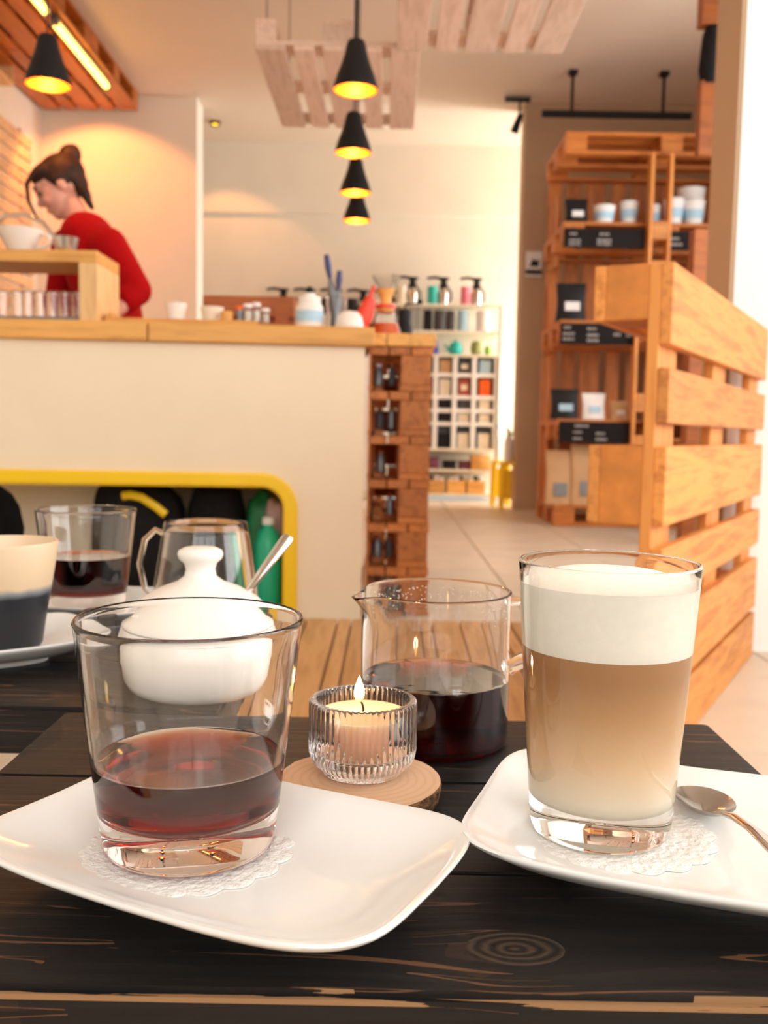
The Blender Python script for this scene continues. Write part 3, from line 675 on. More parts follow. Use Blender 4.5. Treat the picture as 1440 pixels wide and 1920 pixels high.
MB().lathe([(0, 0), (.03, 0), (.03, .05), (.024, .06), (.026, .11), (0, .115)], 24).build('grinder_body', M['black'], t, smooth=50); MB().tube([(0, 0, .115), (0, 0, .13), (.05, 0, .135)], .004, 8).ball((.055, 0, .14), .01, 10).build('crank', M['black'], t, smooth=60)

# ------------------------------------------------------------------ woman behind the bar
def limb(b, p0, r0, p1, r1, n=16):
    """tapered limb with rounded ends; a radius may be (front-back, sideways)"""
    p0, p1 = Vector(p0), Vector(p1); t2 = lambda r: r if isinstance(r, tuple) else (r, r)
    a, c = t2(r0), t2(r1); ks = [0, .25, .5, .75, 1]
    b.tube([p0.lerp(p1, k) for k in ks], [(a[0] + (c[0] - a[0]) * k, a[1] + (c[1] - a[1]) * k) for k in ks], n)
    for p, r in ((p0, a), (p1, c)): b.ball(p, (r[0], r[1], min(r)), n)
def fuse(b, name, mat, parent, voxel, it=4):
    """fuses everything drawn into one continuous closed surface"""
    me = bpy.data.meshes.new(name); bmesh.ops.recalc_face_normals(b.b, faces=b.b.faces); b.b.to_mesh(me); b.b.free(); o = bpy.data.objects.new(name, me); COL.objects.link(o)
    r = o.modifiers.new('r', 'REMESH'); r.mode = 'VOXEL'; r.voxel_size = voxel; sm = o.modifiers.new('s', 'SMOOTH'); sm.iterations = it; sm.factor = .5
    dg = bpy.context.evaluated_depsgraph_get(); dg.update(); m2 = bpy.data.meshes.new_from_object(o.evaluated_get(dg)); bpy.data.objects.remove(o)
    m2.name = name; m2.materials.clear(); m2.materials.append(mat); m2.polygons.foreach_set('use_smooth', [True] * len(m2.polygons))
    return link(name, m2, parent)
PY = 3.86
wm = thing('person', 'woman in red sweater, brown hair in a bun, bent over behind the bar', 'person', (-1.05, PY, 0))
def wp(px, py, dy=0): p = aty(px, py, PY + dy); return (p.x + 1.05, dy, p.z)
hip = Vector(wp(218, 690)); waist = Vector(wp(212, 600)); chest = Vector(wp(186, 505)); upper = Vector(wp(166, 448)); nb_ = Vector(wp(150, 418)); nt_ = Vector(wp(133, 385))
sh_n, el_n, wr_n = Vector(wp(204, 462, -.15)), Vector(wp(256, 545, -.20)), Vector(wp(216, 585, -.28))
sh_f, el_f, wr_f = Vector(wp(130, 460, .15)), Vector(wp(112, 560, .12)), Vector(wp(150, 610, -.06))
hc = Vector(wp(112, 352))                                           # centre of the head
tilt = Matrix.Rotation(R(-38), 4, 'Y')                               # looking down to the left
HM = Matrix.Translation(hc) @ Matrix.Rotation(R(12), 4, 'Z') @ Matrix.Rotation(R(-30), 4, 'Y')
def head_extra(b):
    # local head frame: -x is the face, z up
    def E(c, r, rot=None): b.ball((0, 0, 0), r, 18, HM @ Matrix.Translation(c) @ (rot or Matrix.Identity(4)))
    E((.018, 0, .025), (.092, .074, .088)); E((-.028, 0, -.018), (.060, .062, .085)); E((-.048, 0, -.085), (.030, .034, .024)); E((-.03, 0, -.075), (.045, .048, .028))
    E((-.094, 0, -.022), (.016, .012, .016)); E((-.086, 0, -.002), (.012, .009, .026)); E((-.078, 0, -.056), (.014, .022, .007)); E((-.076, 0, -.066), (.013, .019, .007))
    E((-.074, 0, .032), (.022, .045, .018))
    for s_ in (-1, 1): E((.012, s_ * .075, -.005), (.018, .008, .03)); E((-.058, s_ * .035, -.032), (.025, .022, .022))
    # fingers, chains rooted in the palms
    for el, wr in ((el_n, wr_n), (el_f, wr_f)):
        dv = (Vector(wr) - Vector(el)).normalized(); sd = dv.cross(Vector((0, 0, 1))).normalized(); dn = dv.cross(sd).normalized()
        if dn.z > 0: dn = -dn
        pc = Vector(wr) + dv * .045
        for k, ln in enumerate((.062, .07, .066, .05)):
            o0 = pc + sd * (-.024 + .016 * k) + dv * .02; b.tube([o0, o0 + dv * ln * .45, o0 + dv * ln * .75 + dn * ln * .3, o0 + dv * ln * .85 + dn * ln * .6], [.009, .0085, .008, .007], 8)
        o0 = pc - sd * .022 - dv * .02; b.tube([o0, o0 - sd * .022 + dv * .02, o0 - sd * .028 + dv * .045 + dn * .01], [.011, .010, .008], 8)
def torso(b, g, low=True):
    limb(b, hip, (.115 + g, .165 + g), waist, (.10 + g, .135 + g), 24); limb(b, waist, (.10 + g, .135 + g), chest, (.115 + g, .16 + g), 24)
    limb(b, chest, (.115 + g, .16 + g), upper, (.085 + g, .15 + g), 24)
def arm(b, sh, el, wr, g, f=1.0):
    limb(b, upper, .06 + g, sh, .056 + g); limb(b, sh, .056 + g, el, .042 + g); limb(b, el, .040 + g, Vector(el).lerp(Vector(wr), f), .040 + g - .014 * f)
b = MB(); torso(b, 0); limb(b, upper, (.07, .10), nb_, (.05, .055)); limb(b, nb_, .048, nt_, .046)
for sh, el, wr in ((sh_n, el_n, wr_n), (sh_f, el_f, wr_f)):
    arm(b, sh, el, wr, 0); dv = (wr - el).normalized(); limb(b, wr, .025, wr + dv * .055, (.016, .034))
LG = []
for s_ in (-1, 1):
    h = Vector((hip.x + .01, s_ * .09, hip.z - .05)); kn = Vector((hip.x - .01, s_ * .11, .49)); an = Vector((hip.x + .03, s_ * .11, .09)); LG.append((h, kn, an))
    limb(b, h, .085, kn, .052); limb(b, kn, .052, an, .034); limb(b, an - Vector((0, 0, .03)), .034, an + Vector((-.13, 0, -.055)), .028)
head_extra(b); fuse(b, 'body', M['skin'], wm, .0055)
b = MB(); torso(b, .016); limb(b, upper, (.085, .12), upper.lerp(nb_, .8), (.058, .066))
for sh, el, wr in ((sh_n, el_n, wr_n), (sh_f, el_f, wr_f)): arm(b, sh, el, wr, .016, .42)
fuse(b, 'sweater', M['sweater'], wm, .008, 6)
b = MB(); limb(b, hip + Vector((0, 0, -.02)), (.128, .178), hip + Vector((0, 0, .06)), (.122, .165), 24)
for h, kn, an in LG: limb(b, h, .105, kn, .070); limb(b, kn, .070, an, .056)
fuse(b, 'trousers', M['trousers'], wm, .010)
for s_ in (-1, 1): MB().ball((hip[0] - .04, s_ * .115, .04), (.12, .048, .04), 16).build('shoe', M['black'], wm, smooth=180)
b = MB()
def HE(c, r, rot=None): b.ball((0, 0, 0), r, 20, HM @ Matrix.Translation(c) @ (rot or Matrix.Identity(4)))
HE((.030, 0, .038), (.094, .083, .084)); HE((-.015, 0, .068), (.070, .074, .042)); HE((.066, 0, .0), (.046, .062, .070))
HE((.015, -.062, .022), (.036, .022, .042)); HE((.015, .062, .022), (.036, .022, .042))
HE((.098, 0, .090), (.044, .042, .042)); HE((.118, .008, .098), (.026, .032, .03)); HE((.080, 0, .065), (.034, .034, .03))
HE((.074, -.02, -.055), (.022, .036, .050)); HE((.070, -.02, -.095), (.014, .024, .040))
me = b.mesh('hair'); o = bpy.data.objects.new('hair', me); COL.objects.link(o); r_ = o.modifiers.new('r', 'REMESH'); r_.mode = 'VOXEL'; r_.voxel_size = .006
dg = bpy.context.evaluated_depsgraph_get(); dg.update(); m2 = bpy.data.meshes.new_from_object(o.evaluated_get(dg)); bpy.data.objects.remove(o)
m2.materials.append(M['hair']); m2.polygons.foreach_set('use_smooth', [True] * len(m2.polygons)); hr = link('hair', m2, wm)
lk = [HM @ Vector(q) for q in ((-.06, -.03, .085), (-.105, -.035, .055), (-.13, -.03, .0), (-.135, -.03, -.06), (-.125, -.025, -.11))]
MB().tube(lk, [.010, .009, .007, .005, .002], 8).build('loose_lock', M['hair'], hr, smooth=60)
for s_ in (-1, 1):
    MB().ball(HM @ Vector((-.076, s_ * .028, .003)), .0095, 12).build('eye', M['hair'], wm, smooth=180)
    MB().tube([HM @ Vector(q) for q in ((-.088, s_ * .012, .026), (-.088, s_ * .03, .031), (-.074, s_ * .048, .026))], .0035, 6).build('eyebrow', M['hair'], wm, smooth=60)

# ------------------------------------------------------------------ pallet shelves at the right
SX, SY = 1.16, 6.62
shelf = thing('pallet_shelf', 'tall shelf unit built of stained pallets, holding coffee bags', 'shelf', (SX, SY, 0))
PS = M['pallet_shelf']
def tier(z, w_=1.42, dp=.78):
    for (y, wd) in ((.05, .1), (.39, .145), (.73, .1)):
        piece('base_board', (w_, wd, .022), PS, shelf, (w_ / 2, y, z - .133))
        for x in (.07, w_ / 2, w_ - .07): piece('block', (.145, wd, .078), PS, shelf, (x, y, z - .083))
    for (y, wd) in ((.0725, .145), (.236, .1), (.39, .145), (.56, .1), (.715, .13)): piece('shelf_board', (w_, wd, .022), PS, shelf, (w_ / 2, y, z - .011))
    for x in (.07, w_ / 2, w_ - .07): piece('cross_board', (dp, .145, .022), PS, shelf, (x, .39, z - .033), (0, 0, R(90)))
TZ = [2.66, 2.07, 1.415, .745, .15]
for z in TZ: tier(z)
for i, (x, wd) in enumerate(((.07, .10), (.21, .10), (.37, .145), (.55, .1), (.70, .1), (.86, .145), (1.04, .1), (1.2, .1), (1.35, .1))):
    piece('back_board', (2.40, wd, .02), PS, shelf, (x, .80, 1.35), (0, R(90), R(90)) if False else (R(90), R(90), 0))
for (x, z0, z1) in ((.625, 2.50, 1.66), (.56, 1.36, .50)):
    for dx in (-.062, .062): piece('upright_board', (z0 - z1, .09, .022), M['pallet'], shelf, (x + dx, -.062, (z0 + z1) / 2), (0, R(90), 0))
    for zz in (z0 - .5, z1 + .08): piece('upright_block', (.1, .09, .12), M['pallet'], shelf, (x, -.062, zz))
for (x, zz) in ((.03, 2.1), (.03, 1.5), (.0, .95), (.0, .4)):
    piece('side_board', (.5, .1, .022), PS, shelf, (x + .012, .72, zz), (0, R(90), 0))
    piece('side_board', (.5, .1, .022), PS, shelf, (x + .012, .50, zz), (0, R(90), 0))
FY = SY - .045
def sgn(px0, px1, py0, py1, label, scr):
    a = aty(px0, py0, FY); c = aty(px1, py1, FY); cx, cz = (a.x + c.x) / 2, (a.z + c.z) / 2; w_, h = c.x - a.x, a.z - c.z
    t = thing('price_board', label, 'sign', (cx, FY - .005, cz), group='chalk price boards')
    MB().box((0, 0, 0), (w_, .012, h)).build('board', M['blackboard'], t)
    b = MB()
    for (u, v, l) in scr:
        x = -w_ / 2 + u * w_; z = h / 2 - v * h
        for k in range(l):
            hh = random.uniform(.010, .018); b.box((x + k * .016, -.008, z), (.010, .003, hh))
    b.build('chalk_writing', M['chalk'], t, kind='stuff', label='faint illegible chalk writing')
sgn(1058, 1208, 428, 466, 'black price board on the upper shelf under the black bag and white cups', [(.08, .3, 3), (.07, .65, 5), (.07, .85, 5), (.45, .3, 4), (.42, .62, 6), (.42, .82, 6)])
sgn(1250, 1296, 434, 470, 'short black price board on the upper shelf at the right of the upright boards', [(.08, .4, 5), (.1, .7, 6)])
sgn(1050, 1195, 606, 648, 'black price board on the middle shelf with several chalk columns', [(.06, .2, 3), (.05, .5, 5), (.05, .75, 5), (.36, .25, 4), (.36, .55, 5), (.36, .8, 5), (.7, .5, 3), (.86, .55, 2)])
sgn(1048, 1188, 790, 832, 'black price board on the lower shelf, chalk in its middle', [(.22, .2, 6), (.2, .5, 4), (.2, .8, 4), (.5, .55, 4), (.5, .82, 5)])
def pouch(px, ytop, ybot, wpx, mat, label, lab=None, dep=.10, cat='bag', group='coffee bags on the pallet shelf', labpos=.62):
    y = SY + dep; a = aty(px - wpx / 2, ybot, y); c = aty(px + wpx / 2, ytop, y); w_, h = c.x - a.x, c.z - a.z
    zb = min(TZ, key=lambda q: abs(q - a.z)) + .001; h = c.z - zb
    t = thing('coffee_bag', label, cat, ((a.x + c.x) / 2, y, zb), group=group); b = MB(); n = 8; rows = []
    for i in range(n + 1):
        f = i / n; ww = w_ / 2 * (1 - .10 * math.sin(f * PI)) * (.96 + .04 * f); dd = .045 * (1 - f) ** .7 + .004
        rows.append([b.b.verts.new((x_ * ww, y_ * dd, f * h)) for x_, y_ in ((-1, -.6), (-.6, -1), (.6, -1), (1, -.6), (1, .6), (.6, 1), (-.6, 1), (-1, .6))])
    for A_, B_ in zip(rows, rows[1:]):
        for k in range(8): b.b.faces.new((A_[k], A_[(k + 1) % 8], B_[(k + 1) % 8], B_[k]))
    b.b.faces.new(rows[0]); b.b.faces.new(rows[-1])
    b.build('bag_body', mat, t, smooth=40)
    MB().box((0, -.0, h * .955), (w_ * .95, .012, h * .03)).build('seal', mat, t)
    if lab:
        f = 1 - labpos; dd = .045 * (1 - f) ** .7 + .007
        MB().box((.005, -dd - .003, h * f), (w_ * .48, .006, h * .24), mtx=Matrix.Rotation(R(-8), 3, 'X')).build('paper_label', lab, t, label='pale square paper label')
    return t
def pcup(px, ytop, wpx, tier_z, label, mat, dep=.08):
    y = SY + dep; a = aty(px - wpx / 2, ytop, y); c = aty(px + wpx / 2, ytop, y); w_ = c.x - a.x; h = c.z - tier_z
    t = thing('paper_cup', label, 'cup', ((a.x + c.x) / 2, y, tier_z + .001), group='white cups on the pallet shelf')
    MB().lathe([(0, 0), (w_ * .38, 0), (w_ * .49, h - .01), (w_ * .51, h), (w_ * .47, h), (w_ * .36, .006), (0, .006)], 24).build('cup_wall', mat, t, smooth=40)
    MB().lathe([(w_ * .40 + .003, h * .25), (w_ * .455 + .002, h * .62)], 24).build('band', M['lightblue'], t, smooth=60, label='pale blue band')
    return t
Z1, Z2, Z3 = TZ[1], TZ[2], TZ[3]
pouch(1080, 374, 432, 46, M['black'], 'black coffee bag with a white label on the upper shelf', M['white_matte'])
pouch(1070, 532, 606, 60, M['black'], 'large black coffee bag with a white label on the middle shelf', M['white_matte'])
pouch(1058, 730, 792, 56, M['black'], 'black coffee bag with a pale blue label on the lower shelf', M['lightblue'])
pouch(1112, 738, 792, 46, M['white_matte'], 'white coffee bag beside the black one on the lower shelf', M['lightblue'])
pouch(1160, 752, 792, 34, M['kraft'], 'small beige coffee bag on the lower shelf', M['white_matte'])
pouch(1048, 845, 944, 56, M['kraft'], 'tall brown paper coffee bag at the bottom left of the pallet shelf', M['steel_dull'], labpos=.72)
pouch(1100, 835, 944, 66, M['kraft'], 'tall brown paper coffee bag at the bottom right of the pallet shelf', M['steel_dull'], labpos=.72, dep=.08)
pcup(1133, 388, 42, Z1, 'wide white cup on the upper shelf beside the black bag', M['white_matte'])
pcup(1180, 380, 34, Z1, 'narrow white cup on the upper shelf left of the upright boards', M['white_matte'])
pcup(1227, 386, 26, Z1, 'white cup on the upper shelf seen between the two upright boards', M['white_matte'], .16)
pcup(1264, 375, 38, Z1, 'white cup on the upper shelf just right of the upright boards', M['white_matte'])
pcup(1302, 380, 40, Z1, 'rightmost white cup on the upper shelf beside the wall pier', M['white_matte'])
pcup(1296, 356, 52, Z1, 'tall white cup behind the rightmost one on the upper shelf', M['white_matte'], .26)
# stained timber and black fabric between shelf and pier
t = thing('timber_post', 'stained timber post with black cloth hanging on it, just left of the pier', 'post', (1.705, 5.5, 0))
MB().box((.06, .05, .90), (.13, .10, 1.8), bev=.003).build('post_board', M['crate'], t); MB().box((.06, .05, 3.1), (.15, .10, .38), bev=.003).build('top_block', M['crate'], t)
MB().box((.06, .05, 2.41), (.12, .07, .40), bev=.003).build('middle_block', M['crate'], t)
b = MB(); b.tube([(.07, .05, 2.95), (.06, .05, 2.86), (.05, .05, 2.68), (.055, .05, 2.60)], [.03, .055, .06, .05], 12).build('hanging_cloth', M['black_soft'], t, smooth=60)

# ------------------------------------------------------------------ steel rack in the back room
RX, RY = .03, 8.92
rk = thing('storage_rack', 'narrow metal rack with white pigeonholes at the far wall', 'shelf', (RX, RY, 0))
RW = .98
def pz(py): return aty(860, py, RY - .0).z
LV = [pz(573), pz(623), pz(667), pz(843), pz(882)]
for x in (0, .22, RW): 
    for y in (0, .34): MB().box((x, y, .9), (.018, .018, 1.8)).build('rack_post', M['steel_dull'], rk)
for z in LV: MB().box((RW / 2, .17, z), (RW, .36, .022)).build('shelf_board', M['cream'], rk)
MB().box((RW / 2, .17, .06), (RW, .36, .022)).build('shelf_board', M['cream'], rk)
gx0, gx1 = .23, RW - .015; gz0, gz1 = LV[3] + .012, LV[2] - .012
cols = [aty(q, 760, RY).x - RX for q in (816, 852, 888)]
rowz = [pz(q) for q in (703, 745, 770, 795)]
for x in [gx0] + cols + [gx1]: MB().box((x, .16, (gz0 + gz1) / 2), (.042, .32, gz1 - gz0)).build('divider', M['white_matte'], rk)
for z in rowz: MB().box(((gx0 + gx1) / 2, .16, z), (gx1 - gx0, .31, .035)).build('divider_shelf', M['white_matte'], rk)
MB().box(((gx0 + gx1) / 2, .33, (gz0 + gz1) / 2), (gx1 - gx0, .012, gz1 - gz0)).build('back_panel', M['steel_dull'], rk)
xs = [(gx0 + cols[0]) / 2, (cols[0] + cols[1]) / 2, (cols[1] + cols[2]) / 2, (cols[2] + gx1) / 2]
zs = [rowz[0] + .017, rowz[1] + .017, rowz[2] + .017, rowz[3] + .017, gz0]
hs = [.12, .15, .085, .08, .14]
tins = [['green', 'kraft', 'charcoal', 'lightblue'], ['red', 'cream', 'brick', 'copper'], ['charcoal', 'black', 'charcoal', 'cream'], ['cream', 'black', 'cream', 'cream'], ['charcoal', 'black', 'cream', 'cream']]
rn = ('top', 'second', 'third', 'fourth', 'bottom'); cn = ('first', 'second', 'third', 'fourth'); nmc = dict(green='green', kraft='brown', charcoal='charcoal', lightblue='light blue', red='red', cream='cream', brick='brick red', copper='copper', black='black')
for i in range(5):
    for j in range(4):
        t = thing('packet', '%s packet in the %s row, %s pigeonhole of the rack' % (nmc[tins[i][j]], rn[i], cn[j]), 'packet', (RX + xs[j], RY + .07, zs[i] + .001), group='packets in the pigeonholes')
        MB().box((0, 0, hs[i] / 2), (.10, .09, hs[i]), bev=.004).build('packet_body', M[tins[i][j]], t)
        MB().box((0, -.047, hs[i] * .5), (.06, .004, hs[i] * .35)).build('paper_label', M['cream'] if tins[i][j] in ('charcoal', 'brick') and i < 2 else M[tins[i][j]], t)
# between shelves
def rackitem(name, label, cat, px, z, mb, mat, group=None, dy=.08):
    p = aty(px, 700, RY + dy); return tag(mb.build(name, mat, loc=(p.x, RY + dy, z + .012), smooth=45), label, cat, group)
def canist(r, h): return MB().lathe([(0, 0), (r, 0), (r, h * .86), (r * .96, h * .88), (r * .96, h), (0, h)], 20)
for px, mt, r, lb in ((800, 'black', .04, 'black canister'), (822, 'charcoal', .055, 'charcoal canister'), (842, 'charcoal', .04, 'slim charcoal canister'), (865, 'lightblue', .05, 'pale blue-white canister'), (903, 'white_matte', .065, 'wide white canister')):
    rackitem('canister', lb + ' on the upper level of the rack', 'canister', px, LV[1], canist(r, .19), M[mt], 'canisters on the rack')
rackitem('blue_jug', 'small bright blue jug on the rack above the pigeonholes', 'jug', 815, LV[2], MB().lathe([(0, 0), (.035, 0), (.03, .06), (.02, .1), (.024, .13), (0, .13)], 18), M['blue'])
rackitem('teal_teapot', 'round teal teapot on the rack above the pigeonholes', 'teapot', 853, LV[2], MB().lathe([(0, 0), (.05, 0), (.068, .05), (.05, .11), (.015, .125), (.015, .14), (0, .14)], 24).tube([(-.05, 0, .03), (-.09, 0, .08), (-.1, 0, .1)], [.014, .01, .008], 8), M['teal'])
rackitem('olive_vase', 'olive green pot on the rack right of the teal teapot', 'pot', 892, LV[2], MB().lathe([(0, 0), (.04, 0), (.06, .06), (.045, .12), (.03, .13), (0, .13)], 24), M['olive'])
rackitem('lime_pot', 'small lime green pot at the right end of the rack', 'pot', 914, LV[2], MB().lathe([(0, 0), (.03, 0), (.035, .05), (.02, .09), (0, .09)], 18), M['leaf'])
for px, mt, w_, h, lb in ((812, 'purple', .14, .10, 'dark plum box'), (846, 'black', .12, .07, 'low black box'), (875, 'purple', .11, .07, 'low dark purple box')):
    rackitem('stored_box', lb + ' on the rack below the pigeonholes', 'box', px, LV[4], MB().box((0, 0, h / 2), (w_, .14, h), bev=.004).box((0, 0, h), (w_ + .008, .15, .012)), M[mt], 'boxes below the pigeonholes')
rackitem('card_box', 'light orange cardboard box at the right of the rack', 'box', 904, LV[4], MB().box((0, 0, .065), (.18, .2, .13), bev=.003).box((0, 0, .132), (.05, .2, .003)), M['worktop'])
for k, px in enumerate((818, 856, 893)):
    t = thing('drawer_box', 'light wooden box on the lowest level of the rack, %s' % ('left', 'middle', 'right')[k] , 'box', (aty(px, 900, RY).x, RY + .1, .073), group='wooden boxes at the foot of the rack')
    MB().box((0, -.1, .06), (.165, .012, .12)).box((0, .1, .06), (.165, .012, .12)).box((-.077, 0, .06), (.012, .19, .12)).box((.077, 0, .06), (.012, .19, .12)).box((0, 0, .006), (.15, .19, .012)).build('box_body', M['worktop'], t)
    for q in range(3): MB().ball((-.045 + .045 * q, -.03, .12 + .01 * (q % 2)), (.03, .06, .035), 10).build('filling', M['white_matte'] if (q + k) % 3 else M['charcoal'], t, smooth=180)
# glass jar presses along the top of the rack
def press(px, label, mat, y=RY + .1, zb=None, s=1.0):
    p = aty(px, 570, y); zb = LV[0] + .012 if zb is None else zb
    t = thing('coffee_press', label, 'coffee press', (p.x, y, zb), group='coffee presses on the rack')
    MB().lathe([(0, 0), (.05 * s, 0), (.048 * s, .17 * s), (0, .17 * s)], 20).build('press_body', mat, t, loc=(-.045 * s, 0, 0), smooth=40)
    MB().lathe([(0, 0), (.045 * s, 0), (.05 * s, .10 * s), (.035 * s, .15 * s), (0, .155 * s)], 20).build('steel_body', M['steel'], t, loc=(.055 * s, 0, 0), smooth=40)
    MB().lathe([(.03 * s, .15 * s), (.045 * s, .165 * s), (.03 * s, .2 * s), (.03 * s, .225 * s), (.055 * s, .24 * s), (.055 * s, .25 * s), (0, .25 * s)], 16).build('lid', M['black'], t, loc=(.055 * s, 0, 0), smooth=40)
    MB().tube([(-.10 * s, 0, .245 * s), (-.03 * s, 0, .255 * s), (.06 * s, 0, .24 * s)], [.012 * s, .014 * s, .014 * s], 8).build('lever', M['black'], t, smooth=60)
    MB().tube([(.09 * s, 0, .16 * s), (.125 * s, 0, .12 * s), (.125 * s, 0, .05 * s), (.09 * s, 0, .03 * s)], .009 * s, 8).build('handle', M['black'], t, smooth=60)
press(762, 'cream coffee press, first at the left on top of the rack', M['cream'], s=1.0)
press(820, 'teal coffee press in the middle on top of the rack', M['teal'], s=1.0)
press(882, 'pink coffee press at the right on top of the rack', M['pink'], s=1.0)
# second, longer rack further left whose top shows above the counter
rb = thing('display_sideboard', 'grey sideboard at the far wall left of the metal rack', 'sideboard', (-.75, RY - .08, 0))
MB().box((0, .17, .83), (1.5, .34, 1.64), bev=.005).build('cabinet_body', M['cream'], rb); MB().box((0, .16, 1.665), (1.54, .38, .03)).build('top_board', M['cream'], rb)
for x in (-.49, 0, .49): MB().box((x, -.008, .83), (.46, .018, 1.5)).build('door', M['white_warm'], rb)
MB().box((.66, -.012, 1.50), (.20, .02, .22)).build('dark_panel', M['black'], rb)
for px, lb, mt in ((520, 'peach coloured coffee press at the left end above the crate', 'rose'), (570, 'charcoal coffee press above the large white jar', 'charcoal'), (620, 'black coffee press behind the brushes', 'black'), (670, 'black coffee press behind the white pot', 'black'), (722, 'pale coffee press behind the glass carafe', 'white_warm')):
    press(px, lb, M[mt], zb=1.681, s=1.0)
# yellow stools with tall bottles
for k, (px, yy) in enumerate(((938, 8.45), (955, 8.15))):
    p = atz(px, 962 - k * 2, 0); c = (aty(px, 900, yy).x, yy, 0)
    t = thing('yellow_stool', ('yellow stool by the rack, the left and farther one', 'yellow stool by the rack, the right and nearer one')[k], 'stool', c, group='yellow stools')
    MB().box((0, 0, .385), (.155, .2, .03), bev=.008).build('seat', M['yellow'], t)
    for sx in (-1, 1):
        for sy in (-1, 1): MB().tube([(sx * .06, sy * .08, .38), (sx * .066, sy * .09, .003)], [.017, .014], 8).build('leg', M['yellow'], t)
    MB().box((0, .075, .2), (.12, .014, .25)).build('apron', M['yellow'], t)
for k, (px, hh) in enumerate(((932, .30), (950, .27), (958, .24))):
    c = (aty(px, 870, 8.42 if k == 0 else 8.15).x, 8.42 if k == 0 else 8.12 + .1 * (k - 1), .401)
    t = thing('clear_bottle', 'clear water bottle on a yellow stool, %s' % ('leftmost', 'middle', 'rightmost with a green cap')[k], 'bottle', c, group='bottles on the yellow stools')
    MB().lathe([(0, 0), (.03, 0), (.032, hh * .6), (.012, hh * .8), (.012, hh), (0, hh)], 16).build('bottle_body', M['white_matte'], t, smooth=50)
    MB().lathe([(.015, hh - .02), (.015, hh + .012), (0, hh + .012)], 12).build('cap', M['leaf'] if k == 2 else M['lightblue'], t)

# ------------------------------------------------------------------ the two low tables
T = .445
def ltable(name, label, x0, x1, y0, y1, planks):
    t = thing(name, label, 'table', ((x0 + x1) / 2, (y0 + y1) / 2, 0)); cx, cy_ = (x0 + x1) / 2, (y0 + y1) / 2
    for i, (a, b_) in enumerate(planks):
        bm = MB(); bm.prism([(x + 0, y) for x, y in rrect(x1 - x0, b_ - a - .0006, .006, 4)], -.034, 0)
        bmesh.ops.bevel(bm.b, geom=[e for e in bm.b.edges if abs(e.verts[0].co.z - e.verts[1].co.z) < 1e-6], offset=.0025 if (i == 0 or i == len(planks) - 1) else .0006, segments=2, affect='EDGES')
        bm.build('plank', M['table'], t, loc=(0, (a + b_) / 2 - cy_, T), smooth=40)
    MB().box((0, 0, T - .052), (x1 - x0 - .12, .10, .034)).build('apron', M['table'], t)
    for sx in (-1, 1):
        for sy in (-1, 1): MB().box((sx * ((x1 - x0) / 2 - .08), sy * ((y1 - y0) / 2 - .08), .2135), (.035, .035, .400), bev=.002).build('leg', M['table'], t)
ltable('black_table', 'small low table of black-stained planks in the foreground', -.218, .223, .318, .642, ((.318, .412), (.412, .520), (.520, .642)))
ltable('black_table', 'second small black table behind at the left, holding the sugar bowl', -.56, -.110, .650, 1.04, ((.65, .78), (.78, .91), (.91, 1.04)))

# ------------------------------------------------------------------ plates
def plate_mesh(w_, h, rad, nm='plate'):
    """rectangular plate with bulging rounded sides, lifted rim and thin edge"""
    b = MB(); n = 14
    def loop(inset, z, r):
        out = []; a, c = w_ / 2 - inset, h / 2 - inset; pw = 2 / (5.2 - 1.8 * min(1, inset / .04)); q = max(0, 1 - inset / .03)
        for i in range(120):
            t_ = 2 * PI * i / 120; cc, ss = math.cos(t_), math.sin(t_)
            x = math.copysign(abs(cc) ** pw, cc) * a; y = math.copysign(abs(ss) ** pw, ss) * c
            out.append((x, y, z + .004 * q * (abs(x / a) * abs(y / c)) ** 2))
        return out
    prof = [(.050, .0095), (.042, .0095), (.034, .0100), (.024, .0118), (.014, .0160), (.006, .0208), (.0022, .0228), (.0004, .0229), (.0, .0220), (.0008, .0205), (.004, .0180), (.012, .0128), (.022, .0082), (.034, .0048), (.038, .0042), (.039, .0003), (.042, .0003), (.043, .0042), (.050, .0046)]
    L = [[b.b.verts.new(v) for v in loop(i, z, rad)] for i, z in prof]
    N_ = len(L[0])
    for A_, B_ in zip(L, L[1:]):
        for k in range(N_): b.b.faces.new((A_[k], A_[(k + 1) % N_], B_[(k + 1) % N_], B_[k]))
    b.b.faces.new(L[0]); b.b.faces.new(L[-1][::-1])
    return b.mesh('plate', 60)
pm = plate_mesh(.194, .132, .042); pm.materials.append(M['white']); pm2 = plate_mesh(.195, .147, .053); pm2.materials.append(M['white'])
PR = R(-26)
pl1 = tag(link('rectangular_plate', pm, loc=(-.0665, .3935, T), rot=(0, 0, R(-26.5))), 'white rectangular plate under the glass of black coffee in front', 'plate', 'white rectangular plates')
pl2 = tag(link('rectangular_plate', pm2, loc=(.1405, .4195, T), rot=(0, 0, R(-19))), 'white rectangular plate under the tall latte glass', 'plate', 'white rectangular plates')
pl3 = tag(link('rectangular_plate', pm, loc=(-.335, .768, T), rot=(0, 0, R(32))), 'white plate under the two-tone stoneware cup at the left edge', 'plate', 'white rectangular plates')
pl4 = tag(link('rectangular_plate', pm, loc=(-.315, .965, T), rot=(0, 0, R(-12))), 'white plate under the farther coffee glass on the left table', 'plate', 'white rectangular plates')
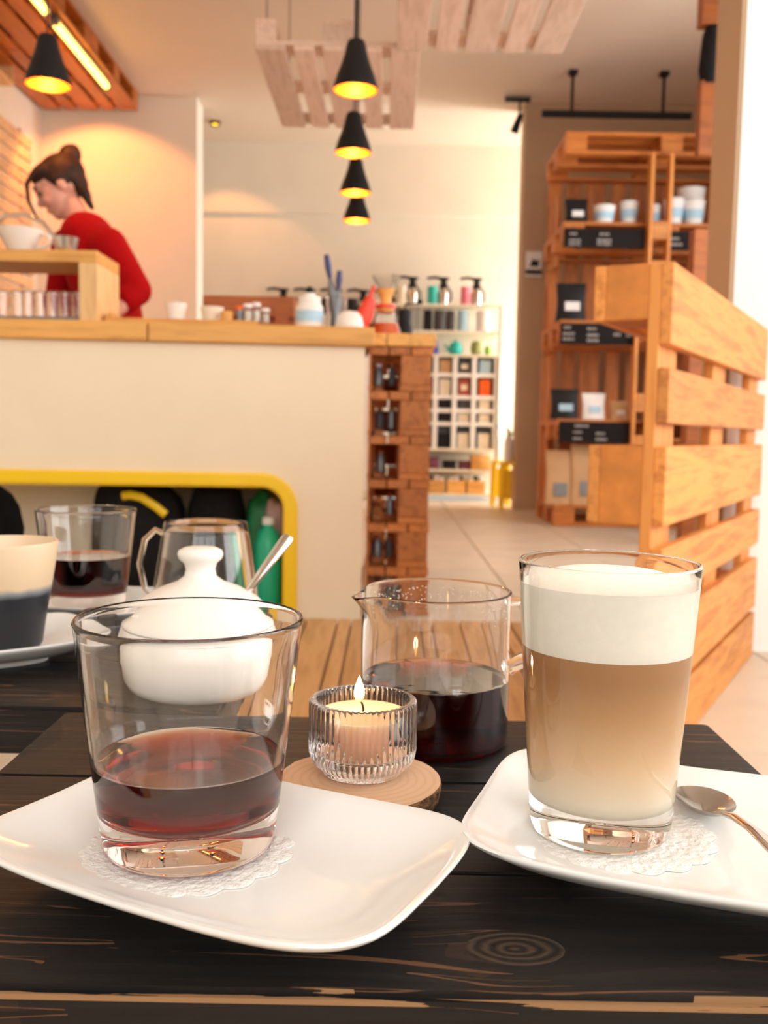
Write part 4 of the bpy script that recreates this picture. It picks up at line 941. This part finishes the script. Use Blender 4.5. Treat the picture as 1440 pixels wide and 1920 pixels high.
def doily(loc, label, r=.043, rz=0):
    b = MB(); n = 144
    def rr(a, base, amp): return base + amp * abs(math.sin(a * 9))
    rings = [(.0, .0004), (r * .6, .0004), (r * .8, .0006), (r * .84, .0011), (r * .88, .0006), (r * .93, .0011), (r, .0005), (r, .0001)]
    R_ = []
    for q, z in rings:
        if q == 0: R_.append([b.b.verts.new((0, 0, z))]); continue
        R_.append([b.b.verts.new((rr(2 * PI * i / n, q - .003 * (q / r) ** 2, .0035 * (q / r) ** 3) * math.cos(2 * PI * i / n), rr(2 * PI * i / n, q - .003 * (q / r) ** 2, .0035 * (q / r) ** 3) * math.sin(2 * PI * i / n), z)) for i in range(n)])
    for A_, B_ in zip(R_, R_[1:]):
        for i in range(n):
            j = (i + 1) % n
            b.b.faces.new((A_[0], B_[i], B_[j]) if len(A_) == 1 else (A_[i], B_[i], B_[j], A_[j]))
    return tag(b.build('paper_doily', M['doily'], loc=loc, rot=(0, 0, rz), smooth=50), label, 'doily', 'paper doilies')
ZP = T + .0097
G1 = (-.086, .413); G2 = (.1028, .438)
doily((G1[0] + .001, G1[1] - .002, ZP), 'scalloped white paper doily under the coffee glass in front', .047)
doily((G2[0] + .008, G2[1] - .001, ZP), 'scalloped white paper doily under the latte glass', .045, .1)

# ------------------------------------------------------------------ front coffee glass
ZG = ZP + .0013
def tumbler(loc, label, content, level, group=None):
    t = thing('coffee_glass', label, 'glass', loc, group=group)
    H_ = .1015; r0, r1 = .0372, .0493; th = .0017; zb = .0165
    ro = lambda z: r0 + (r1 - r0) * (z / H_) ** .92
    P_ = [(0, .0012), (r0 - .006, .0008), (r0 - .0025, 0), (r0 - .0008, .0008), (r0, .003)] + [(ro(z), z) for z in (.010, .018, .03, .045, .06, .075, .09, .098)]
    P_ += [(r1, H_ - .0012), (r1 - .0004, H_ - .0002), (r1 - .001, H_), (r1 - .0016, H_ - .0003), (r1 - th, H_ - .0015)]
    P_ += [(ro(z) - th, z) for z in (.09, .075, .06, .045, .03, .022)] + [(r0 - .001, zb + .0022), (r0 - .004, zb + .0006), (r0 - .010, zb), (0, zb - .0006)]
    MB().lathe(P_, 96).build('glass_wall', M['glass'], t, smooth=50)
    e = .0005; zt = level
    Q = [(0, zb - .0011), (r0 - .010, zb - .0005), (r0 - .0036, zb + .0001), (r0 - .0006, zb + .0018)] + [(ro(z) - th + e, z) for z in (.022, .03, .036) if z < zt - .004] + [(ro(zt) - th + e, zt), (ro(zt) - th - .0015, zt - .0007), (ro(zt) - th - .005, zt - .001), (0, zt - .001)]
    MB().lathe(Q, 96).build('coffee', content, t, smooth=50)
    return t
tumbler((G1[0] + .0012, G1[1], ZG + .0006), 'wide clear glass with a little filter coffee, nearest on the left', M['coffee'], .0395, 'coffee glasses')
tumbler((-.303, .965, T + .0102), 'wide clear glass of dark coffee on the farther plate at the left', M['coffee_dark'], .054, 'coffee glasses')

# ------------------------------------------------------------------ latte
t = thing('latte_glass', 'tall clear glass of layered latte with milk foam at the right', 'glass', (G2[0], G2[1], ZG))
H_ = .1265; r0, r1, th, zb = .0322, .0412, .0017, .0155
ro = lambda z: r0 + (r1 - r0) * (z / H_) ** .95
P_ = [(0, .0012), (r0 - .006, .0008), (r0 - .0025, 0), (r0 - .0006, .001), (r0, .0035)] + [(ro(z), z) for z in (.010, .018, .03, .05, .07, .09, .11, .121)]
P_ += [(r1, H_ - .0012), (r1 - .0004, H_ - .0002), (r1 - .001, H_), (r1 - .0016, H_ - .0003), (r1 - th, H_ - .0015)]
P_ += [(ro(z) - th, z) for z in (.11, .09, .07, .05, .03, .022)] + [(r0 - .0018, zb + .003), (r0 - .005, zb + .0006), (r0 - .012, zb), (0, zb - .0004)]
MB().lathe(P_, 96).build('glass_wall', M['glass'], t, smooth=50)
zf = .0868; e = .0006
MB().lathe([(0, zb - .001), (r0 - .012, zb - .0006), (r0 - .0046, zb + .0001), (r0 - .0013, zb + .0028)] + [(ro(z) - th + e, z) for z in (.022, .04, .06, .075)] + [(ro(zf) - th + e, zf), (0, zf)], 96).build('milk_coffee', M['latte'], t, smooth=50, label='coffee and milk in soft brown layers')
zt = .1165
MB().lathe([(0, zf + .0001), (ro(zf) - th + e, zf + .0001)] + [(ro(z) - th + e, z) for z in (.095, .105)] + [(ro(zt) - th + e, zt), (ro(zt) - th - .003, zt + .0012), (.025, zt + .0048), (.012, zt + .0062), (0, zt + .0066)], 96).build('foam', M['foam'], t, smooth=50, label='thick white milk foam')

# ------------------------------------------------------------------ candle on a slice of wood
sc_ = thing('wood_slice', 'round slice of wood with bark edge under the candle', 'coaster', (-.0115, .4935, T))
b = MB(); n = 96; A0, A1, A2, A3 = [], [], [], []
for i in range(n):
    a = 2 * PI * i / n; k = 1 + .035 * noise.noise(Vector((math.cos(a) * 1.5, math.sin(a) * 1.5, 3))) + .012 * noise.noise(Vector((math.cos(a) * 8, math.sin(a) * 8, 1)))
    q = .0435 * k; f2 = 1 + .02 * noise.noise(Vector((math.cos(a) * 14, math.sin(a) * 14, 5)))
    for L_, rr_, z in ((A0, q * .93, .0002), (A1, q * .965 * f2, .002), (A2, q * f2, .010), (A3, q * .985, .0118)): L_.append(b.b.verts.new((rr_ * math.cos(a), rr_ * math.sin(a), z)))
for P1, P2 in ((A0, A1), (A1, A2), (A2, A3)):
    for i in range(n): b.b.faces.new((P1[i], P1[(i + 1) % n], P2[(i + 1) % n], P2[i]))
b.b.faces.new(A0[::-1]); b.build('bark', M['bark'], sc_, smooth=60, label='rough brown bark edge')
b = MB(); c = b.b.verts.new((0, 0, .0122)); rg = []
for i in range(n):
    a = 2 * PI * i / n; k = 1 + .035 * noise.noise(Vector((math.cos(a) * 1.5, math.sin(a) * 1.5, 3))) + .012 * noise.noise(Vector((math.cos(a) * 8, math.sin(a) * 8, 1)))
    rg.append(b.b.verts.new((.0435 * k * .986 * math.cos(a), .0435 * k * .986 * math.sin(a), .0119)))
for i in range(n): b.b.faces.new((c, rg[i], rg[(i + 1) % n]))
b.build('sawn_face', M['slice'], sc_, label='pale sawn face with growth rings')
CL = (-.0105, .5035, T + .0124)
cn_ = thing('candle_holder', 'ribbed clear glass holder with a burning peach tealight', 'candle', CL)
nr = 54; RH, HH = .0285, .0400
def rib(v, a, r):
    if v.z < .0035 or r < .0250: return v
    k = abs(math.sin(a * nr / 2)); q = r + .0011 * (k - .5) * min(1, (v.z - .003) / .004)
    return Vector((q * math.cos(a), q * math.sin(a), v.z))
ribp = [(0, .0016), (.016, .0012), (.0195, 0), (.0215, .0006), (.0225, .0028), (.0262, .0058), (.0278, .0095), (RH, .0135), (RH, .022), (RH, .031), (RH, .0375), (RH - .0004, .0392), (RH - .0014, HH), (RH - .0032, HH), (.0247, .0385), (.0245, .034), (.0244, .024), (.0235, .0125), (.0205, .0105), (0, .0102)]
MB().lathe(ribp, nr * 6, fn=rib).build('glass_wall', M['glass'], cn_, smooth=60, label='ribbed clear glass')
MB().lathe([(0, .0106), (.0202, .0109), (.0228, .0130), (.0236, .024), (.0238, .0322), (.0228, .0315), (0, .0310)], 64).build('wax', M['wax'], cn_, smooth=50, label='peach wax')
MB().tube([(.0, 0, .031), (.0002, 0, .034), (-.0006, 0, .037), (-.0016, 0, .0385)], [.0007, .0007, .0006, .0005], 8).build('wick', M['black'], cn_, smooth=60, label='black burnt wick')
MB().lathe([(0, -.0005), (.0016, .0008), (.0026, .0030), (.0029, .0050), (.0024, .0080), (.0014, .0110), (.0005, .0135), (0, .0145)], 20).build('flame', M['flame'], cn_, loc=(-.0022, 0, .0378), smooth=60, label='small yellow flame')
point('candle_light', (CL[0] - .0022, CL[1], CL[2] + .046), .16, (1, .55, .22), .004)

# ------------------------------------------------------------------ glass jug
JC = (.0325, .597, T)
t = thing('glass_jug', 'straight clear glass jug with spout and handle, half full of black coffee', 'jug', JC)
RJ, HJ = .0468, .0965
def spout(v, a, r):
    if r < .04 or v.z < .06: return v
    da = (a - PI - .42 + PI) % (2 * PI) - PI; k = math.exp(-(da / .20) ** 2) * max(0, (v.z - .078) / (HJ - .078)) ** 1.6
    q = r + .0105 * k; side = math.exp(-((abs(da) - .36) / .14) ** 2) * max(0, (v.z - .082) / (HJ - .082)); q -= .0016 * side
    return Vector((q * math.cos(a), q * math.sin(a), v.z - .0022 * k))
P_ = [(0, .0004), (RJ - .006, .0002), (RJ - .0022, .0007), (RJ - .0005, .0030), (RJ, .006), (RJ, .02), (RJ, .04), (RJ, .06), (RJ, .074), (RJ, .080), (RJ, .085), (RJ, .0895), (RJ, .093), (RJ, HJ - .0013), (RJ + .0002, HJ - .0004), (RJ - .0005, HJ), (RJ - .0013, HJ - .0004), (RJ - .0015, HJ - .0015), (RJ - .0014, .093), (RJ - .0014, .0895), (RJ - .0014, .085), (RJ - .0014, .080), (RJ - .0014, .074), (RJ - .0014, .06), (RJ - .0014, .04), (RJ - .0014, .02), (RJ - .0014, .007), (RJ - .0026, .0035), (RJ - .007, .0022), (0, .0021)]
MB().lathe(P_, 128, fn=spout).build('glass_wall', M['glass'], t, smooth=60)
lv = .0415; e = .0005
MB().lathe([(0, .0017), (RJ - .007, .0018), (RJ - .0022, .0032), (RJ - .0014 + e, .007), (RJ - .0014 + e, .02), (RJ - .0014 + e, lv), (RJ - .003, lv - .0007), (RJ - .006, lv - .001), (0, lv - .001)], 96).build('coffee', M['coffee_dark'], t, smooth=50)
ha = R(8)
def hp(r, z): return (r * math.cos(ha), r * math.sin(ha) * 1, z)
MB().tube([hp(RJ - .0003, .0885), hp(RJ + .006, .0885), hp(RJ + .016, .0885), hp(RJ + .0205, .086), hp(RJ + .0215, .078), hp(RJ + .0215, .06), hp(RJ + .0205, .054), hp(RJ + .016, .0515), hp(RJ + .010, .0505), hp(RJ + .004, .0475), hp(RJ - .0003, .0455)], [.0030, .0026, .0027, .0028, .0028, .0030, .0034, .0042, .0048, .0050, .0060], 16).build('handle', M['glass'], t, smooth=60, label='bent glass rod handle')
b = MB(); rnd = random.Random(3)
for i in range(230):
    a = rnd.uniform(.1, 2.9) if i < 170 else rnd.uniform(-1.0, -.1); z = .0915 - abs(rnd.gauss(0, .0075)); s_ = rnd.uniform(.00022, .0006); q = RJ - .0015 - s_ * .5
    if z < .055: continue
    b.ball((q * math.cos(a), q * math.sin(a), z), (s_, s_, s_ * 1.1), 6)
b.build('condensation', M['glass'], t, smooth=180, kind='stuff', label='fine droplets inside the rim')

# ------------------------------------------------------------------ spoons
def spoon(name, label, origin, direction, roll=0, pitch=0, Ls=.125):
    t = thing(name, label, 'spoon', origin)
    dv = Vector(direction).normalized(); sd = Vector((0, 0, 1)).cross(dv).normalized(); sd = Matrix.Rotation(roll, 3, dv) @ sd; upv = dv.cross(sd)
    Mx = Matrix((dv, sd, upv)).transposed().to_4x4()
    b = MB(); n = 24; m_ = 8; bl, bw, bd = .041, .0275, .0068; rows = []
    for i in range(m_ + 1):
        f = i / m_; row = []
        for k in range(n):
            a = 2 * PI * k / n; x = -bl / 2 * f * math.cos(a); y = bw / 2 * f * math.sin(a) * (1 + .12 * -math.cos(a) * -1); z = -bd * (1 - f * f)
            row.append(b.b.verts.new(Mx @ Vector((x, y, z)))) if i else None
        rows.append(row if i else [b.b.verts.new(Mx @ Vector((0, 0, -bd)))])
    for A_, B_ in zip(rows, rows[1:]):
        for k in range(n):
            j = (k + 1) % n; b.b.faces.new((A_[0], B_[k], B_[j]) if len(A_) == 1 else (A_[k], B_[k], B_[j], A_[j]))
    bmesh.ops.solidify(b.b, geom=b.b.faces[:], thickness=.0009)
    b.build('spoon_bowl', M['steel'], t, smooth=60)
    hl = Ls - bl
    pth = [Mx @ Vector(q) for q in ((bl / 2 - .0035, 0, -.0008), (bl / 2 + .004, 0, .0012), (bl / 2 + .012, 0, .0028), (bl / 2 + hl * .35, 0, .0040), (bl / 2 + hl * .7, 0, .0022), (bl / 2 + hl * .95, 0, -.001), (bl / 2 + hl, 0, -.0015))]
    rr_ = [(.0008, .0042), (.0013, .0030), (.0014, .0026), (.0012, .0032), (.0010, .0045), (.0010, .0056), (.0006, .0040)]
    if roll: rr_ = [(b_ * .95, a_) for a_, b_ in rr_]
    # tube uses (u, v) radii: u along up, v sideways
    MB().tube(pth, rr_, 14).build('handle', M['steel'], t, smooth=60)
    return t
q0 = atz(1322, 1500, T + .018); q1 = atz(1440, 1598, T + .021)
spoon('teaspoon', 'polished teaspoon lying on the plate beside the latte glass', (q0.x, q0.y, T + .0185), (q1 - q0), Ls=.13)
s1 = aty(543, 1003, .73); s0 = aty(468, 1108, .73); dv = s1 - s0
spoon('teaspoon', 'steel teaspoon sticking out of the white sugar bowl', s0 - dv * .9, dv, roll=R(80), Ls=.121)

# ------------------------------------------------------------------ white sugar bowl
BC = (-.1395, .718, T)
t = thing('sugar_bowl', 'white ceramic lidded sugar bowl on the second table', 'bowl', BC)
MB().lathe([(0, .001), (.056, 0), (.060, .002), (.064, .007), (.0668, .020), (.0650, .036), (.0610, .046), (.0590, .046), (.0648, .022), (.058, .009), (0, .008)], 72).build('bowl_wall', M['white_warm'], t, smooth=50)
MB().lathe([(0, .0455), (.0575, .0455), (.0612, .0470), (.0610, .0495), (.054, .0540), (.050, .0600), (.043, .0670), (.030, .0745), (.018, .0790), (.0120, .0835), (.0110, .0890), (.0125, .0935), (.0160, .0965), (.0172, .1000), (.0162, .1030), (.0120, .1050), (0, .1056)], 72).build('lid', M['white_warm'], t, smooth=60, label='domed lid with a mushroom knob')

# ------------------------------------------------------------------ stoneware cup and small glass jug, black ashtray
t = thing('stoneware_cup', 'stoneware cup, sand coloured above and blue-black below, at the left edge', 'cup', (-.318, .790, T + .0102))
MB().lathe([(0, .002), (.026, .002), (.029, 0), (.031, .003), (.0335, .02), (.0395, .055), (.0445, .0865), (.0440, .0885), (.0425, .0885), (.0415, .0865), (.036, .055), (.030, .022), (.024, .008), (0, .007)], 72).build('cup_wall', M['stoneware'], t, smooth=50)
MB().lathe([(0, .058), (.0355, .058), (.0358, .0605), (0, .0605)], 48).build('coffee', M['foam'], t, smooth=40)
t = thing('milk_jug', 'small empty glass jug with a handle behind the sugar bowl', 'jug', (-.186, .985, T))
MB().lathe([(0, .001), (.045, 0), (.053, .003), (.055, .010), (.0530, .030), (.0440, .088), (.0425, .0965), (.0415, .0985), (.0400, .0965), (.0415, .087), (.0508, .029), (.0525, .011), (.050, .0045), (0, .004)], 64).build('glass_wall', M['glass'], t, smooth=50)
MB().tube([(-.043, -.004, .086), (-.050, -.008, .090), (-.060, -.012, .080), (-.065, -.014, .055), (-.060, -.012, .030), (-.052, -.006, .022)], [.003, .003, .003, .003, .003, .0035], 12).build('handle', M['glass'], t, smooth=60)
p = atz(108, 1178, T + .01)
t = thing('black_tealight_dish', 'small black glass dish behind the stoneware cup', 'dish', (-.262, .862, T))
MB().lathe([(0, .001), (.022, 0), (.025, .004), (.026, .014), (.024, .016), (.022, .006), (0, .005)], 40).build('dish_wall', M['charcoal'], t, smooth=50)
MB().lathe([(0, .006), (.010, .006), (.010, .022), (.012, .024), (.012, .028), (0, .029)], 24).build('lid_knob', M['black'], t, smooth=50)
